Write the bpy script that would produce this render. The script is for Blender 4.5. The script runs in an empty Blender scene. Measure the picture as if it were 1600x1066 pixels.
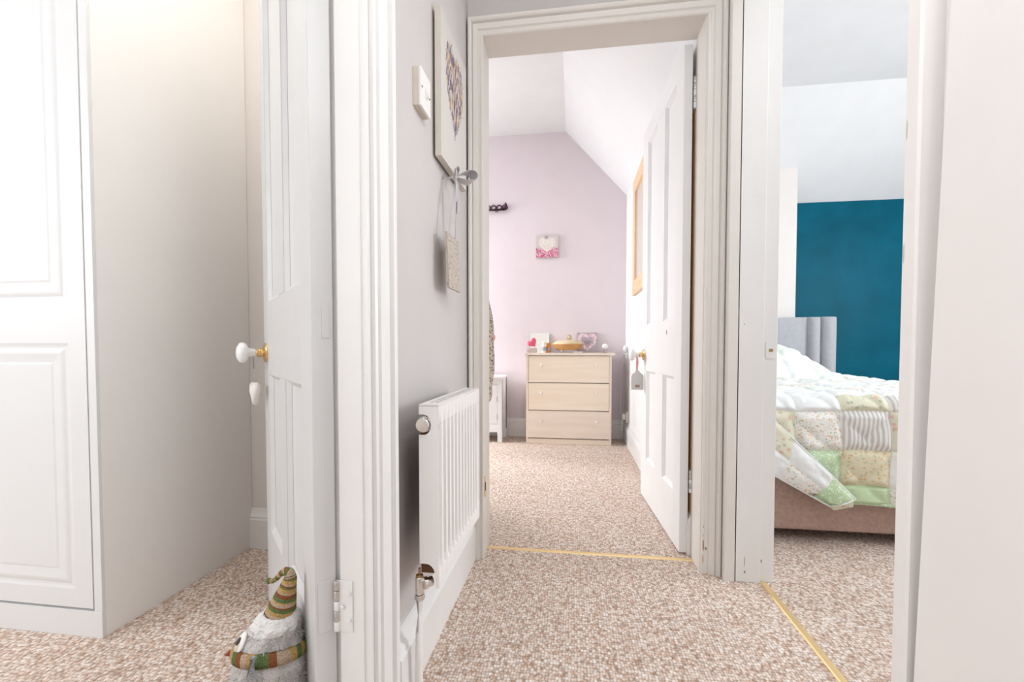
import bpy, bmesh, math, random
from mathutils import Vector, Matrix, noise
random.seed(7)
PI = math.pi
SC = bpy.context.scene
COL = SC.collection

# ------------------------------------------------------------------ camera, world, lights, exposure
cam_d = bpy.data.cameras.new('camera')
cam = bpy.data.objects.new('camera', cam_d)
COL.objects.link(cam)
cam_d.sensor_fit = 'HORIZONTAL'
cam_d.sensor_width = 36.0
cam_d.lens = 36.0 * 690.0 / 1600.0
cam_d.shift_x = 0.0
cam_d.shift_y = (565.7 - 533.0) / 1600.0
cam_d.clip_start = 0.02
cam.location = (0, 0, 0.78)
cam.rotation_euler = (math.radians(90 - 1.7184), 0, math.radians(7.917))
SC.camera = cam

world = bpy.data.worlds.new('world')
SC.world = world
world.use_nodes = True
wn = world.node_tree
bg = wn.nodes['Background']
bg.inputs[0].default_value = (0.95, 0.97, 1.0, 1)
bg.inputs[1].default_value = 1.0

def area(name, loc, target, sx, sy, power, col=(1, 1, 1)):
    d = bpy.data.lights.new(name, 'AREA')
    d.shape = 'RECTANGLE'
    d.size, d.size_y = sx, sy
    d.energy = power
    d.color = col
    o = bpy.data.objects.new(name, d)
    COL.objects.link(o)
    o.location = loc
    o.rotation_euler = (Vector(target) - Vector(loc)).to_track_quat('-Z', 'Y').to_euler()
    return o

def fill_lamp(name, loc, r, power, col=(1, 1, 1)):
    d = bpy.data.lights.new(name, 'POINT')
    d.shadow_soft_size = r
    d.energy = power
    d.color = col
    o = bpy.data.objects.new(name, d)
    COL.objects.link(o)
    o.location = loc
    return o

# window daylight, the left room's ceiling light, and unseen lamps added as fill
pk = area('pink_room_daylight', (-2.3, 3.42, 1.5), (0.2, 3.0, 0.0), 0.75, 1.1, 28, (0.93, 0.97, 1.0))
pk.data.spread = math.radians(122)
area('bedroom_daylight', (3.45, 1.7, 1.5), (1.6, 2.6, 0.6), 1.3, 1.2, 42, (0.88, 0.94, 1.0))
area('left_room_daylight', (-1.9, -1.35, 1.45), (-1.5, 1.0, 0.8), 1.6, 1.3, 8, (0.89, 0.95, 1.0))
area('left_room_side_fill', (-3.2, -0.3, 1.45), (0.5, 0.5, 0.9), 1.2, 1.3, 27, (0.91, 0.96, 1.0))  # added lamp, no window opening behind it; brightens the near right wall
area('landing_daylight', (0.1, -1.5, 1.3), (0.05, 1.2, 0.4), 0.8, 1.0, 3, (0.90, 0.95, 1.0))
area('left_room_ceiling_light', (-0.66, 0.98, 2.46), (-0.72, 1.0, 0.0), 0.35, 0.6, 6.5, (1.0, 0.97, 0.91))
fill_lamp('hall_fill', (0.30, 0.22, 1.8), 0.14, 9, (0.93, 0.965, 1.0))  # added fill, no real bulb here; lifts the hall and wardrobe side
fill_lamp('bedroom_fill', (1.40, 0.75, 2.3), 0.15, 13, (0.90, 0.95, 1.0))  # added fill, placed to brighten the right doorway lining
fill_lamp('pink_room_fill', (-1.2, 3.0, 2.3), 0.15, 6, (0.95, 0.975, 1.0))  # added fill that lifts the pink room walls

SC.view_settings.view_transform = 'Standard'
SC.view_settings.look = 'None'
SC.view_settings.exposure = 0.46
SC.view_settings.gamma = 1.0
SC.view_settings.use_curve_mapping = False

# ------------------------------------------------------------------ materials
def mat(name, col, rough=0.5, spec=0.4, metal=0.0, var=0.04, vscale=6.0, bump=0.0, bscale=60.0, sheen=0.0, coat=0.0, trans=0.0):
    m = bpy.data.materials.new(name)
    m.use_nodes = True
    nt = m.node_tree
    b = nt.nodes['Principled BSDF']
    b.inputs['Roughness'].default_value = rough
    b.inputs['Specular IOR Level'].default_value = spec
    b.inputs['Metallic'].default_value = metal
    b.inputs['Sheen Weight'].default_value = sheen
    b.inputs['Coat Weight'].default_value = coat
    b.inputs['Transmission Weight'].default_value = trans
    tc = nt.nodes.new('ShaderNodeTexCoord')
    n = nt.nodes.new('ShaderNodeTexNoise')
    n.inputs['Scale'].default_value = vscale
    n.inputs['Detail'].default_value = 4
    nt.links.new(tc.outputs['Object'], n.inputs['Vector'])
    mx = nt.nodes.new('ShaderNodeMix')
    mx.data_type = 'RGBA'
    lo = [max(0, c * (1 - var)) for c in col]
    hi = [min(1, c * (1 + var)) for c in col]
    mx.inputs[6].default_value = (*lo, 1)
    mx.inputs[7].default_value = (*hi, 1)
    nt.links.new(n.outputs['Fac'], mx.inputs[0])
    nt.links.new(mx.outputs[2], b.inputs['Base Color'])
    if bump > 0:
        n2 = nt.nodes.new('ShaderNodeTexNoise')
        n2.inputs['Scale'].default_value = bscale
        n2.inputs['Detail'].default_value = 3
        nt.links.new(tc.outputs['Object'], n2.inputs['Vector'])
        bp = nt.nodes.new('ShaderNodeBump')
        bp.inputs['Strength'].default_value = bump
        bp.inputs['Distance'].default_value = 0.01
        nt.links.new(n2.outputs['Fac'], bp.inputs['Height'])
        nt.links.new(bp.outputs['Normal'], b.inputs['Normal'])
    return m

def nodes_of(m):
    nt = m.node_tree
    return nt, nt.nodes['Principled BSDF'], nt.nodes.new, nt.links.new

def ramp(nt, stops, interp='LINEAR'):
    r = nt.nodes.new('ShaderNodeValToRGB')
    r.color_ramp.interpolation = interp
    els = r.color_ramp.elements
    while len(els) < len(stops):
        els.new(0.5)
    for e, (p, c) in zip(els, stops):
        e.position = p
        e.color = (*c, 1)
    return r

def carpet_mat():
    m = bpy.data.materials.new('loop_pile_carpet')
    m.use_nodes = True
    nt, b, N, L = nodes_of(m)
    b.inputs['Roughness'].default_value = 0.95
    b.inputs['Specular IOR Level'].default_value = 0.1
    tc = N('ShaderNodeTexCoord')
    mp = N('ShaderNodeMapping')
    mp.inputs['Scale'].default_value = (1.0, 0.8, 1.0)
    L(tc.outputs['Object'], mp.inputs['Vector'])
    v = N('ShaderNodeTexVoronoi')
    v.inputs['Scale'].default_value = 132
    v.inputs['Randomness'].default_value = 0.6
    L(mp.outputs['Vector'], v.inputs['Vector'])
    sep = N('ShaderNodeSeparateColor')
    L(v.outputs['Color'], sep.inputs['Color'])
    cr = ramp(nt, [(0.0, (0.65, 0.46, 0.35)), (0.25, (0.78, 0.63, 0.54)), (0.55, (0.84, 0.73, 0.655)), (0.85, (0.90, 0.83, 0.77)), (1.0, (0.69, 0.50, 0.39))])
    L(sep.outputs['Red'], cr.inputs['Fac'])
    dk = ramp(nt, [(0.36, (1, 1, 1)), (0.80, (0.50, 0.42, 0.36))])
    L(v.outputs['Distance'], dk.inputs['Fac'])
    mul = N('ShaderNodeMix')
    mul.data_type = 'RGBA'
    mul.blend_type = 'MULTIPLY'
    mul.inputs[0].default_value = 1.0
    L(cr.outputs['Color'], mul.inputs[6])
    L(dk.outputs['Color'], mul.inputs[7])
    L(mul.outputs[2], b.inputs['Base Color'])
    inv = N('ShaderNodeMath')
    inv.operation = 'SUBTRACT'
    inv.inputs[0].default_value = 1.0
    L(v.outputs['Distance'], inv.inputs[1])
    bp = N('ShaderNodeBump')
    bp.inputs['Strength'].default_value = 0.8
    bp.inputs['Distance'].default_value = 0.004
    L(inv.outputs[0], bp.inputs['Height'])
    L(bp.outputs['Normal'], b.inputs['Normal'])
    return m

def wood_mat(name, c1, c2, axis='X', rough=0.5, scale=8.0, stretch=14.0):
    m = bpy.data.materials.new(name)
    m.use_nodes = True
    nt, b, N, L = nodes_of(m)
    b.inputs['Roughness'].default_value = rough
    b.inputs['Specular IOR Level'].default_value = 0.35
    tc = N('ShaderNodeTexCoord')
    mp = N('ShaderNodeMapping')
    s = {'X': (1, stretch, stretch), 'Y': (stretch, 1, stretch), 'Z': (stretch, stretch, 1)}[axis]
    mp.inputs['Scale'].default_value = s
    L(tc.outputs['Object'], mp.inputs['Vector'])
    n = N('ShaderNodeTexNoise')
    n.inputs['Scale'].default_value = scale / 4
    n.inputs['Detail'].default_value = 6
    n.inputs['Distortion'].default_value = 0.6
    L(mp.outputs['Vector'], n.inputs['Vector'])
    cr = ramp(nt, [(0.3, c1), (0.7, c2)])
    L(n.outputs['Fac'], cr.inputs['Fac'])
    L(cr.outputs['Color'], b.inputs['Base Color'])
    return m

def spots_mat(name, base, cols, scale=30.0, size=0.28, rough=0.85, sparse=0.5, stripes=None, wrinkle=0.15):
    """Printed cotton: ground colour with scattered small sprigs, or stripes."""
    m = bpy.data.materials.new(name)
    m.use_nodes = True
    nt, b, N, L = nodes_of(m)
    b.inputs['Roughness'].default_value = rough
    b.inputs['Specular IOR Level'].default_value = 0.15
    tc = N('ShaderNodeTexCoord')
    out = None
    rgb = N('ShaderNodeRGB')
    rgb.outputs[0].default_value = (*base, 1)
    out = rgb.outputs[0]
    if stripes:
        col, freq = stripes
        w = N('ShaderNodeTexWave')
        w.wave_type = 'BANDS'
        w.bands_direction = 'X'
        w.inputs['Scale'].default_value = freq
        w.inputs['Distortion'].default_value = 0.6
        w.inputs['Detail'].default_value = 1
        L(tc.outputs['Object'], w.inputs['Vector'])
        r = ramp(nt, [(0.45, (0, 0, 0)), (0.6, (1, 1, 1))])
        L(w.outputs['Color'], r.inputs['Fac'])
        mx = N('ShaderNodeMix')
        mx.data_type = 'RGBA'
        L(r.outputs['Color'], mx.inputs[0])
        L(out, mx.inputs[6])
        mx.inputs[7].default_value = (*col, 1)
        out = mx.outputs[2]
    for i, c in enumerate(cols):
        mp = N('ShaderNodeMapping')
        mp.inputs['Location'].default_value = (0.13 * i + 0.05, 0.37 * i, 0.21 * i)
        L(tc.outputs['Object'], mp.inputs['Vector'])
        v = N('ShaderNodeTexVoronoi')
        v.inputs['Scale'].default_value = scale * (1 + 0.25 * i)
        L(mp.outputs['Vector'], v.inputs['Vector'])
        nz = N('ShaderNodeTexNoise')
        nz.inputs['Scale'].default_value = scale * 6
        L(tc.outputs['Object'], nz.inputs['Vector'])
        add = N('ShaderNodeMath')
        add.operation = 'MULTIPLY_ADD'
        L(nz.outputs['Fac'], add.inputs[0])
        add.inputs[1].default_value = 0.5
        L(v.outputs['Distance'], add.inputs[2])
        lt = N('ShaderNodeMath')
        lt.operation = 'LESS_THAN'
        L(add.outputs[0], lt.inputs[0])
        lt.inputs[1].default_value = size + 0.2
        sp = N('ShaderNodeSeparateColor')
        L(v.outputs['Color'], sp.inputs['Color'])
        keep = N('ShaderNodeMath')
        keep.operation = 'LESS_THAN'
        L(sp.outputs['Green'], keep.inputs[0])
        keep.inputs[1].default_value = sparse
        mu = N('ShaderNodeMath')
        mu.operation = 'MULTIPLY'
        L(lt.outputs[0], mu.inputs[0])
        L(keep.outputs[0], mu.inputs[1])
        mx = N('ShaderNodeMix')
        mx.data_type = 'RGBA'
        L(mu.outputs[0], mx.inputs[0])
        L(out, mx.inputs[6])
        mx.inputs[7].default_value = (*c, 1)
        out = mx.outputs[2]
    L(out, b.inputs['Base Color'])
    n2 = N('ShaderNodeTexNoise')
    n2.inputs['Scale'].default_value = 25
    L(tc.outputs['Object'], n2.inputs['Vector'])
    bp = N('ShaderNodeBump')
    bp.inputs['Strength'].default_value = wrinkle
    bp.inputs['Distance'].default_value = 0.02
    L(n2.outputs['Fac'], bp.inputs['Height'])
    L(bp.outputs['Normal'], b.inputs['Normal'])
    return m

def knit_mat(name, col):
    m = mat(name, col, 0.9, 0.1, var=0.75, vscale=420, bump=0.9, bscale=330)
    return m

M = {}
M['carpet'] = carpet_mat()
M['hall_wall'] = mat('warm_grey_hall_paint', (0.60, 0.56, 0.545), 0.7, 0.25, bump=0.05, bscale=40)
M['cream_wall'] = mat('cream_wall_paint', (0.80, 0.755, 0.72), 0.75, 0.2, bump=0.04, bscale=40)
M['pale_wall'] = mat('pale_peach_wall_paint', (0.93, 0.90, 0.875), 0.7, 0.25, bump=0.05, bscale=30)
M['white_wall'] = mat('white_wall_paint', (0.84, 0.835, 0.835), 0.75, 0.2, bump=0.04, bscale=40)
M['ceiling'] = mat('white_ceiling_paint', (0.86, 0.86, 0.865), 0.85, 0.15, bump=0.05, bscale=30)
M['pink_wall'] = mat('pale_pink_wall_paint', (0.765, 0.685, 0.72), 0.75, 0.2, bump=0.04, bscale=40)
M['blue_wall'] = mat('teal_blue_wall_paint', (0.0005, 0.105, 0.165), 0.42, 0.08, var=0.38, vscale=4, bump=0.22, bscale=18)
M['gloss_white'] = mat('white_gloss_paint', (0.83, 0.815, 0.795), 0.35, 0.45, bump=0.05, bscale=35)
M['door_white'] = mat('white_door_paint', (0.84, 0.83, 0.825), 0.38, 0.4, bump=0.04, bscale=30)
M['hall_trim'] = mat('ivory_gloss_paint', (0.78, 0.74, 0.69), 0.4, 0.4, bump=0.05, bscale=35)
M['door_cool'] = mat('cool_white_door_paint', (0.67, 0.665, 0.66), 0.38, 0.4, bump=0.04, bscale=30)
M['wardrobe_white'] = mat('white_foil_wardrobe', (0.76, 0.765, 0.765), 0.4, 0.4, var=0.01)
M['wardrobe_side'] = mat('cream_wardrobe_side', (0.89, 0.87, 0.84), 0.5, 0.3, var=0.02)
M['rad_white'] = mat('white_radiator_enamel', (0.85, 0.82, 0.80), 0.35, 0.45, var=0.01)
M['chrome'] = mat('worn_chrome', (0.78, 0.76, 0.74), 0.18, 0.5, metal=1.0)
M['brass'] = mat('polished_brass', (0.80, 0.56, 0.26), 0.25, 0.5, metal=1.0)
M['brass_strip'] = mat('satin_brass_strip', (0.86, 0.64, 0.33), 0.42, 0.5, metal=0.6, var=0.08)
M['dull_brass'] = mat('dull_brass', (0.48, 0.33, 0.14), 0.4, 0.5, metal=1.0)
M['copper'] = mat('copper_spindle', (0.50, 0.27, 0.16), 0.4, 0.5, metal=1.0)
M['steel'] = mat('worn_steel_hinge', (0.62, 0.60, 0.57), 0.35, 0.5, metal=0.8, var=0.3, vscale=120)
M['porcelain'] = mat('white_porcelain', (0.88, 0.88, 0.88), 0.12, 0.5, var=0.01, coat=0.4)
M['dark'] = mat('dark_void', (0.02, 0.018, 0.016), 0.8, 0.1)
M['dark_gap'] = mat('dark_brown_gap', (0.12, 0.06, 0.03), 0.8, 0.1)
M['chip'] = mat('bare_wood_chip', (0.40, 0.20, 0.09), 0.8, 0.1, var=0.4, vscale=60)
M['gap_brown'] = mat('gap_brown_tone', (0.62, 0.36, 0.20), 0.7, 0.2, var=0.2, vscale=30)
M['plastic_white'] = mat('white_switch_plastic', (0.82, 0.79, 0.76), 0.35, 0.4, var=0.01)
M['plastic_aged'] = mat('aged_ivory_plastic', (0.68, 0.60, 0.50), 0.45, 0.3, var=0.03)
M['ribbon'] = mat('grey_satin_ribbon', (0.47, 0.44, 0.45), 0.45, 0.4, sheen=0.3)
M['pink_ribbon'] = mat('pink_ribbon', (0.80, 0.42, 0.40), 0.5, 0.3)
M['canvas_edge'] = mat('raw_linen_edge', (0.66, 0.60, 0.53), 0.85, 0.1, bump=0.1, bscale=200)
M['tag_grey'] = mat('grey_white_tag', (0.66, 0.64, 0.62), 0.7, 0.2)
M['tag_brown'] = mat('brown_tag_print', (0.36, 0.26, 0.19), 0.7, 0.2, var=0.5, vscale=400)
M['cream_felt'] = mat('ivory_fabric_heart', (0.80, 0.77, 0.73), 0.9, 0.1, bump=0.2, bscale=120)
M['birch'] = wood_mat('birch_veneer', (0.89, 0.75, 0.60), (0.93, 0.82, 0.69), 'X', 0.5)
M['birch_pale'] = wood_mat('birch_veneer_frame', (0.84, 0.72, 0.61), (0.88, 0.77, 0.67), 'Z', 0.5)
M['birch_pale_h'] = wood_mat('birch_veneer_bleached', (0.84, 0.71, 0.60), (0.88, 0.77, 0.67), 'X', 0.5)
M['pine'] = wood_mat('pine_frame_wood', (0.80, 0.50, 0.29), (0.88, 0.63, 0.43), 'Z', 0.45)
M['pine_h'] = wood_mat('pine_frame_wood_rail', (0.80, 0.50, 0.29), (0.88, 0.63, 0.43), 'Y', 0.45)
M['mirror'] = mat('pale_mirror_glass', (0.88, 0.88, 0.87), 0.12, 0.5, metal=0.6, var=0.01)
M['bowl_wood'] = wood_mat('honey_wood_dish', (0.50, 0.24, 0.08), (0.66, 0.36, 0.14), 'X', 0.35)
M['wicker'] = mat('straw_lid', (0.74, 0.60, 0.40), 0.8, 0.1, var=0.25, vscale=120, bump=0.4, bscale=220)
M['pink_heart'] = mat('pink_felt_heart', (0.80, 0.13, 0.22), 0.6, 0.2)
M['grey_block'] = mat('grey_pink_block', (0.56, 0.45, 0.43), 0.7, 0.2)
M['card_white'] = mat('off_white_card', (0.78, 0.78, 0.74), 0.8, 0.1)
M['orange'] = mat('orange_label', (0.86, 0.28, 0.02), 0.5, 0.3)
M['white_plastic'] = mat('white_bottle_plastic', (0.84, 0.81, 0.77), 0.4, 0.4)
M['grey_label'] = mat('grey_label_print', (0.42, 0.40, 0.42), 0.6, 0.2, var=0.4, vscale=300)
M['purple'] = mat('aubergine_plastic', (0.055, 0.014, 0.04), 0.4, 0.4)
M['glass'] = mat('thin_clear_glass', (0.9, 0.92, 0.92), 0.05, 0.5, trans=0.9)
M['base_fabric'] = mat('brown_chenille_bed_base', (0.50, 0.34, 0.285), 0.85, 0.1, var=0.28, vscale=90, bump=0.3, bscale=220, sheen=0.2)
M['head_fabric'] = mat('grey_velvet_headboard', (0.44, 0.44, 0.465), 0.75, 0.15, var=0.12, vscale=30, sheen=0.5, bump=0.1, bscale=90)
M['sheet_white'] = mat('white_bed_sheet', (0.84, 0.84, 0.83), 0.85, 0.1)
M['fur'] = mat('grey_white_plush_fur', (0.60, 0.57, 0.55), 0.95, 0.05, var=0.32, vscale=45, bump=0.9, bscale=170)
M['fur_white'] = mat('white_plush_fur', (0.84, 0.82, 0.80), 0.95, 0.05, var=0.08, vscale=90, bump=0.9, bscale=170)
M['wing'] = mat('silver_grey_knit', (0.42, 0.41, 0.40), 0.9, 0.1, var=0.35, vscale=220, bump=0.8, bscale=280)
M['eye_white'] = mat('white_felt_eye', (0.85, 0.84, 0.82), 0.9, 0.1)
M['eye_iris'] = mat('beige_felt_iris', (0.66, 0.58, 0.49), 0.9, 0.1)
M['eye_black'] = mat('black_bead', (0.03, 0.03, 0.035), 0.3, 0.4)
M['beak'] = mat('rust_brown_beak', (0.26, 0.06, 0.035), 0.7, 0.2)
KN = [knit_mat('green_knit', (0.15, 0.215, 0.085)), knit_mat('mustard_knit', (0.62, 0.37, 0.13)),
      knit_mat('oatmeal_knit', (0.58, 0.43, 0.32)), knit_mat('rust_knit', (0.31, 0.115, 0.05))]
M['paint_white_furn'] = mat('white_painted_cabinet', (0.84, 0.83, 0.84), 0.45, 0.35)
M['cable'] = mat('white_cable', (0.82, 0.78, 0.74), 0.5, 0.3)
M['leopard'] = spots_mat('mottled_brown_knit', (0.52, 0.46, 0.40), [(0.13, 0.09, 0.065), (0.70, 0.64, 0.55)], 70, 0.5, 0.9, 0.62)
M['plaque'] = spots_mat('printed_pale_wood_plaque', (0.52, 0.45, 0.385), [(0.24, 0.23, 0.26), (0.44, 0.34, 0.25)], 95, 0.36, 0.7, 0.6)
M['cot_white'] = spots_mat('white_seersucker', (0.84, 0.85, 0.84), [], wrinkle=0.35)
M['cot_white_floral'] = spots_mat('white_cotton_with_orange_sprigs', (0.84, 0.83, 0.79), [(0.76, 0.50, 0.28), (0.56, 0.62, 0.46), (0.78, 0.60, 0.48)], 72, 0.36, 0.85, 0.5)
M['cot_beige_floral'] = spots_mat('beige_cotton_with_pink_roses', (0.74, 0.71, 0.55), [(0.78, 0.50, 0.40), (0.50, 0.54, 0.38)], 44, 0.38, 0.85, 0.5)
M['cot_yellow_floral'] = spots_mat('straw_cotton_with_orange_sprigs', (0.75, 0.69, 0.50), [(0.76, 0.50, 0.27), (0.60, 0.58, 0.38)], 66, 0.38, 0.85, 0.55)
M['cot_green'] = spots_mat('plain_sage_green_cotton', (0.58, 0.72, 0.46), [])
M['cot_green_print'] = spots_mat('green_cotton_with_tiny_white_print', (0.52, 0.66, 0.42), [(0.76, 0.84, 0.68)], 110, 0.42, 0.85, 0.75)
M['cot_stripe'] = spots_mat('grey_and_white_ticking', (0.82, 0.81, 0.77), [], stripes=((0.60, 0.57, 0.55), 20.0))
M['cot_mint'] = spots_mat('pale_mint_cotton', (0.77, 0.84, 0.75), [(0.84, 0.86, 0.82)], 40, 0.38, 0.85, 0.4)

def heart_art(name, ground, cols, cx, cz, w, h, scale, noise_amt=0.5, axis='Y', ring=None, groundprint=None, cover=0.5, stretch=1.0):
    """Flat print of a heart made of dabs, in the object's own coordinates."""
    m = bpy.data.materials.new(name)
    m.use_nodes = True
    nt, b, N, L = nodes_of(m)
    b.inputs['Roughness'].default_value = 0.75
    b.inputs['Specular IOR Level'].default_value = 0.2
    tc = N('ShaderNodeTexCoord')
    sp = N('ShaderNodeSeparateXYZ')
    L(tc.outputs['Object'], sp.inputs[0])
    def math_(op, a, bb=None, c=None):
        n = N('ShaderNodeMath')
        n.operation = op
        for i, v in enumerate((a, bb, c)):
            if v is None:
                continue
            if isinstance(v, (int, float)):
                n.inputs[i].default_value = v
            else:
                L(v, n.inputs[i])
        return n.outputs[0]
    x = math_('DIVIDE', math_('SUBTRACT', sp.outputs[axis], cx), w)
    y = math_('DIVIDE', math_('SUBTRACT', sp.outputs['Z'], cz), h)
    # heart: x^2 + (1.1 y - 0.62 sqrt|x|)^2 < 1
    yy = math_('SUBTRACT', math_('MULTIPLY', y, 1.15), math_('MULTIPLY', math_('SQRT', math_('ABSOLUTE', x)), 0.62))
    hv = math_('ADD', math_('MULTIPLY', x, x), math_('MULTIPLY', yy, yy))
    nz = N('ShaderNodeTexNoise')
    nz.inputs['Scale'].default_value = scale
    nz.inputs['Detail'].default_value = 3
    L(tc.outputs['Object'], nz.inputs['Vector'])
    hv2 = math_('ADD', hv, math_('MULTIPLY', math_('SUBTRACT', nz.outputs['Fac'], 0.5), noise_amt))
    inside = math_('LESS_THAN', hv2, 1.0)
    if ring:
        inside = math_('MULTIPLY', inside, math_('GREATER_THAN', hv2, ring))
    v = N('ShaderNodeTexVoronoi')
    v.inputs['Scale'].default_value = scale * 1.2
    mpv = N('ShaderNodeMapping')
    mpv.inputs['Scale'].default_value = (1, 1, stretch)
    L(tc.outputs['Object'], mpv.inputs['Vector'])
    L(mpv.outputs['Vector'], v.inputs['Vector'])
    s2 = N('ShaderNodeSeparateColor')
    L(v.outputs['Color'], s2.inputs['Color'])
    st = [(i / len(cols), c) for i, c in enumerate(cols)]
    cr = ramp(nt, st, 'CONSTANT')
    L(s2.outputs['Red'], cr.inputs['Fac'])
    dab = math_('MULTIPLY', inside, math_('LESS_THAN', s2.outputs['Blue'], cover))
    mx = N('ShaderNodeMix')
    mx.data_type = 'RGBA'
    L(dab, mx.inputs[0])
    if groundprint:
        gx = N('ShaderNodeMix')
        gx.data_type = 'RGBA'
        zc, gcols = groundprint
        g = ramp(nt, [(i / len(gcols), c) for i, c in enumerate(gcols)], 'CONSTANT')
        L(s2.outputs['Green'], g.inputs['Fac'])
        low = math_('LESS_THAN', math_('ADD', y, math_('MULTIPLY', math_('SUBTRACT', nz.outputs['Fac'], 0.5), 1.2)), zc)
        L(low, gx.inputs[0])
        gx.inputs[6].default_value = (*ground, 1)
        L(g.outputs['Color'], gx.inputs[7])
        L(gx.outputs[2], mx.inputs[6])
    else:
        mx.inputs[6].default_value = (*ground, 1)
    L(cr.outputs['Color'], mx.inputs[7])
    L(mx.outputs[2], b.inputs['Base Color'])
    return m

# ------------------------------------------------------------------ mesh helpers
W = {}

def box(bm, x0, x1, y0, y1, z0, z1, mi=0):
    vs = [bm.verts.new(p) for p in ((x0, y0, z0), (x1, y0, z0), (x1, y1, z0), (x0, y1, z0), (x0, y0, z1), (x1, y0, z1), (x1, y1, z1), (x0, y1, z1))]
    for q in ((3, 2, 1, 0), (4, 5, 6, 7), (0, 1, 5, 4), (1, 2, 6, 5), (2, 3, 7, 6), (3, 0, 4, 7)):
        bm.faces.new([vs[i] for i in q]).material_index = mi
    return vs

def loft(bm, rings, cap=True, closed=True, mi=None):
    rs = [[bm.verts.new(p) for p in r] for r in rings]
    n = len(rs[0])
    for k in range(len(rs) - 1):
        for i in range(n if closed else n - 1):
            j = (i + 1) % n
            f = bm.faces.new((rs[k][i], rs[k][j], rs[k + 1][j], rs[k + 1][i]))
            if mi:
                f.material_index = mi(k, i)
    if cap and closed:
        f = bm.faces.new(list(reversed(rs[0])))
        if mi:
            f.material_index = mi(0, 0)
        f = bm.faces.new(rs[-1])
        if mi:
            f.material_index = mi(len(rs) - 2, 0)
    return rs

def prism(bm, pts, vec):
    v = Vector(vec)
    loft(bm, [[Vector(p) for p in pts], [Vector(p) + v for p in pts]])

def frame_for(d):
    d = d.normalized()
    a = Vector((0, 0, 1)) if abs(d.z) < 0.9 else Vector((1, 0, 0))
    u = d.cross(a).normalized()
    return u, u.cross(d).normalized()

def tube(bm, pts, r, n=8, mi=None):
    pts = [Vector(p) for p in pts]
    rings = []
    pu = None
    for i, p in enumerate(pts):
        d = (pts[min(i + 1, len(pts) - 1)] - pts[max(i - 1, 0)])
        u, w = frame_for(d)
        if pu is not None:
            u = (pu - d.normalized() * pu.dot(d.normalized())).normalized()
            w = d.normalized().cross(u)
        pu = u
        rr = r[i] if isinstance(r, (list, tuple)) else r
        rings.append([p + u * (rr * math.cos(2 * PI * k / n)) + w * (rr * math.sin(2 * PI * k / n)) for k in range(n)])
    loft(bm, rings, mi=mi)

def ribbon(bm, pts, widths, wdir, th=0.0012):
    """flat band following pts, wide along wdir"""
    rings = []
    for i, p in enumerate(pts):
        p = Vector(p)
        wd = Vector(wdir[i] if isinstance(wdir, list) else wdir).normalized()
        d = Vector(pts[min(i + 1, len(pts) - 1)]) - Vector(pts[max(i - 1, 0)])
        nn = wd.cross(d).normalized() * th
        h = wd * (widths[i] if isinstance(widths, (list, tuple)) else widths) * 0.5
        rings.append([p - h - nn, p + h - nn, p + h + nn, p - h + nn])
    loft(bm, rings)

def lathe(bm, prof, c=(0, 0, 0), axis=(0, 0, 1), n=20, mi=None):
    c = Vector(c)
    ax = Vector(axis).normalized()
    u, w = frame_for(ax)
    rings = []
    for r, h in prof:
        r = max(r, 0.0004)
        rings.append([c + ax * h + u * (r * math.cos(2 * PI * k / n)) + w * (r * math.sin(2 * PI * k / n)) for k in range(n)])
    loft(bm, rings, mi=mi)

def ellipsoid(bm, c, r, n=16, m=10, rot=None):
    c = Vector(c)
    R = rot or Matrix.Identity(3)
    rings = []
    for k in range(m + 1):
        t = PI * k / m
        s = max(math.sin(t), 0.01)
        rings.append([c + R @ Vector((r[0] * s * math.cos(2 * PI * i / n), r[1] * s * math.sin(2 * PI * i / n), -r[2] * math.cos(t))) for i in range(n)])
    loft(bm, rings)

def B():
    return bmesh.new()

def root_of(o):
    while o.parent:
        o = o.parent
    return o

def obj(name, bm, m, parent=None, world=True, smooth=None, bevel=0.0, seg=2, label=None):
    if parent is not None and world:
        bm.transform(W[root_of(parent).name].inverted())
    loc = Vector((0, 0, 0))
    if parent is None:
        xs = [v.co for v in bm.verts]
        lo = Vector([min(v[i] for v in xs) for i in range(3)])
        hi = Vector([max(v[i] for v in xs) for i in range(3)])
        loc = Vector(((lo.x + hi.x) / 2, (lo.y + hi.y) / 2, lo.z))
        bm.transform(Matrix.Translation(-loc))
    bmesh.ops.recalc_face_normals(bm, faces=bm.faces)
    me = bpy.data.meshes.new(name)
    if smooth is not None:
        for f in bm.faces:
            f.smooth = True
    bm.to_mesh(me)
    bm.free()
    if smooth is not None and smooth > 0:
        me.set_sharp_from_angle(angle=math.radians(smooth))
    for mm in (m if isinstance(m, (list, tuple)) else [m]):
        me.materials.append(mm)
    o = bpy.data.objects.new(name, me)
    COL.objects.link(o)
    o.location = loc
    if parent is not None:
        o.parent = parent
        o.location = (0, 0, 0)
    else:
        W[o.name] = Matrix.Translation(loc)
    if bevel > 0:
        md = o.modifiers.new('bevel', 'BEVEL')
        md.width = bevel
        md.segments = seg
        md.limit_method = 'ANGLE'
        md.angle_limit = math.radians(35)
    if label:
        o['label'] = label
    return o

def thing(name, label, cat, loc, rotz=0.0, group=None, kind=None):
    o = bpy.data.objects.new(name, None)
    COL.objects.link(o)
    o.empty_display_size = 0.05
    o.location = loc
    o.rotation_euler = (0, 0, rotz)
    o['label'] = label
    o['category'] = cat
    if group:
        o['group'] = group
    if kind:
        o['kind'] = kind
    W[o.name] = Matrix.Translation(Vector(loc)) @ Matrix.Rotation(rotz, 4, 'Z')
    return o

def tag(o, label, cat, group=None, kind=None):
    o['label'] = label
    o['category'] = cat
    if group:
        o['group'] = group
    if kind:
        o['kind'] = kind
    return o

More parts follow.
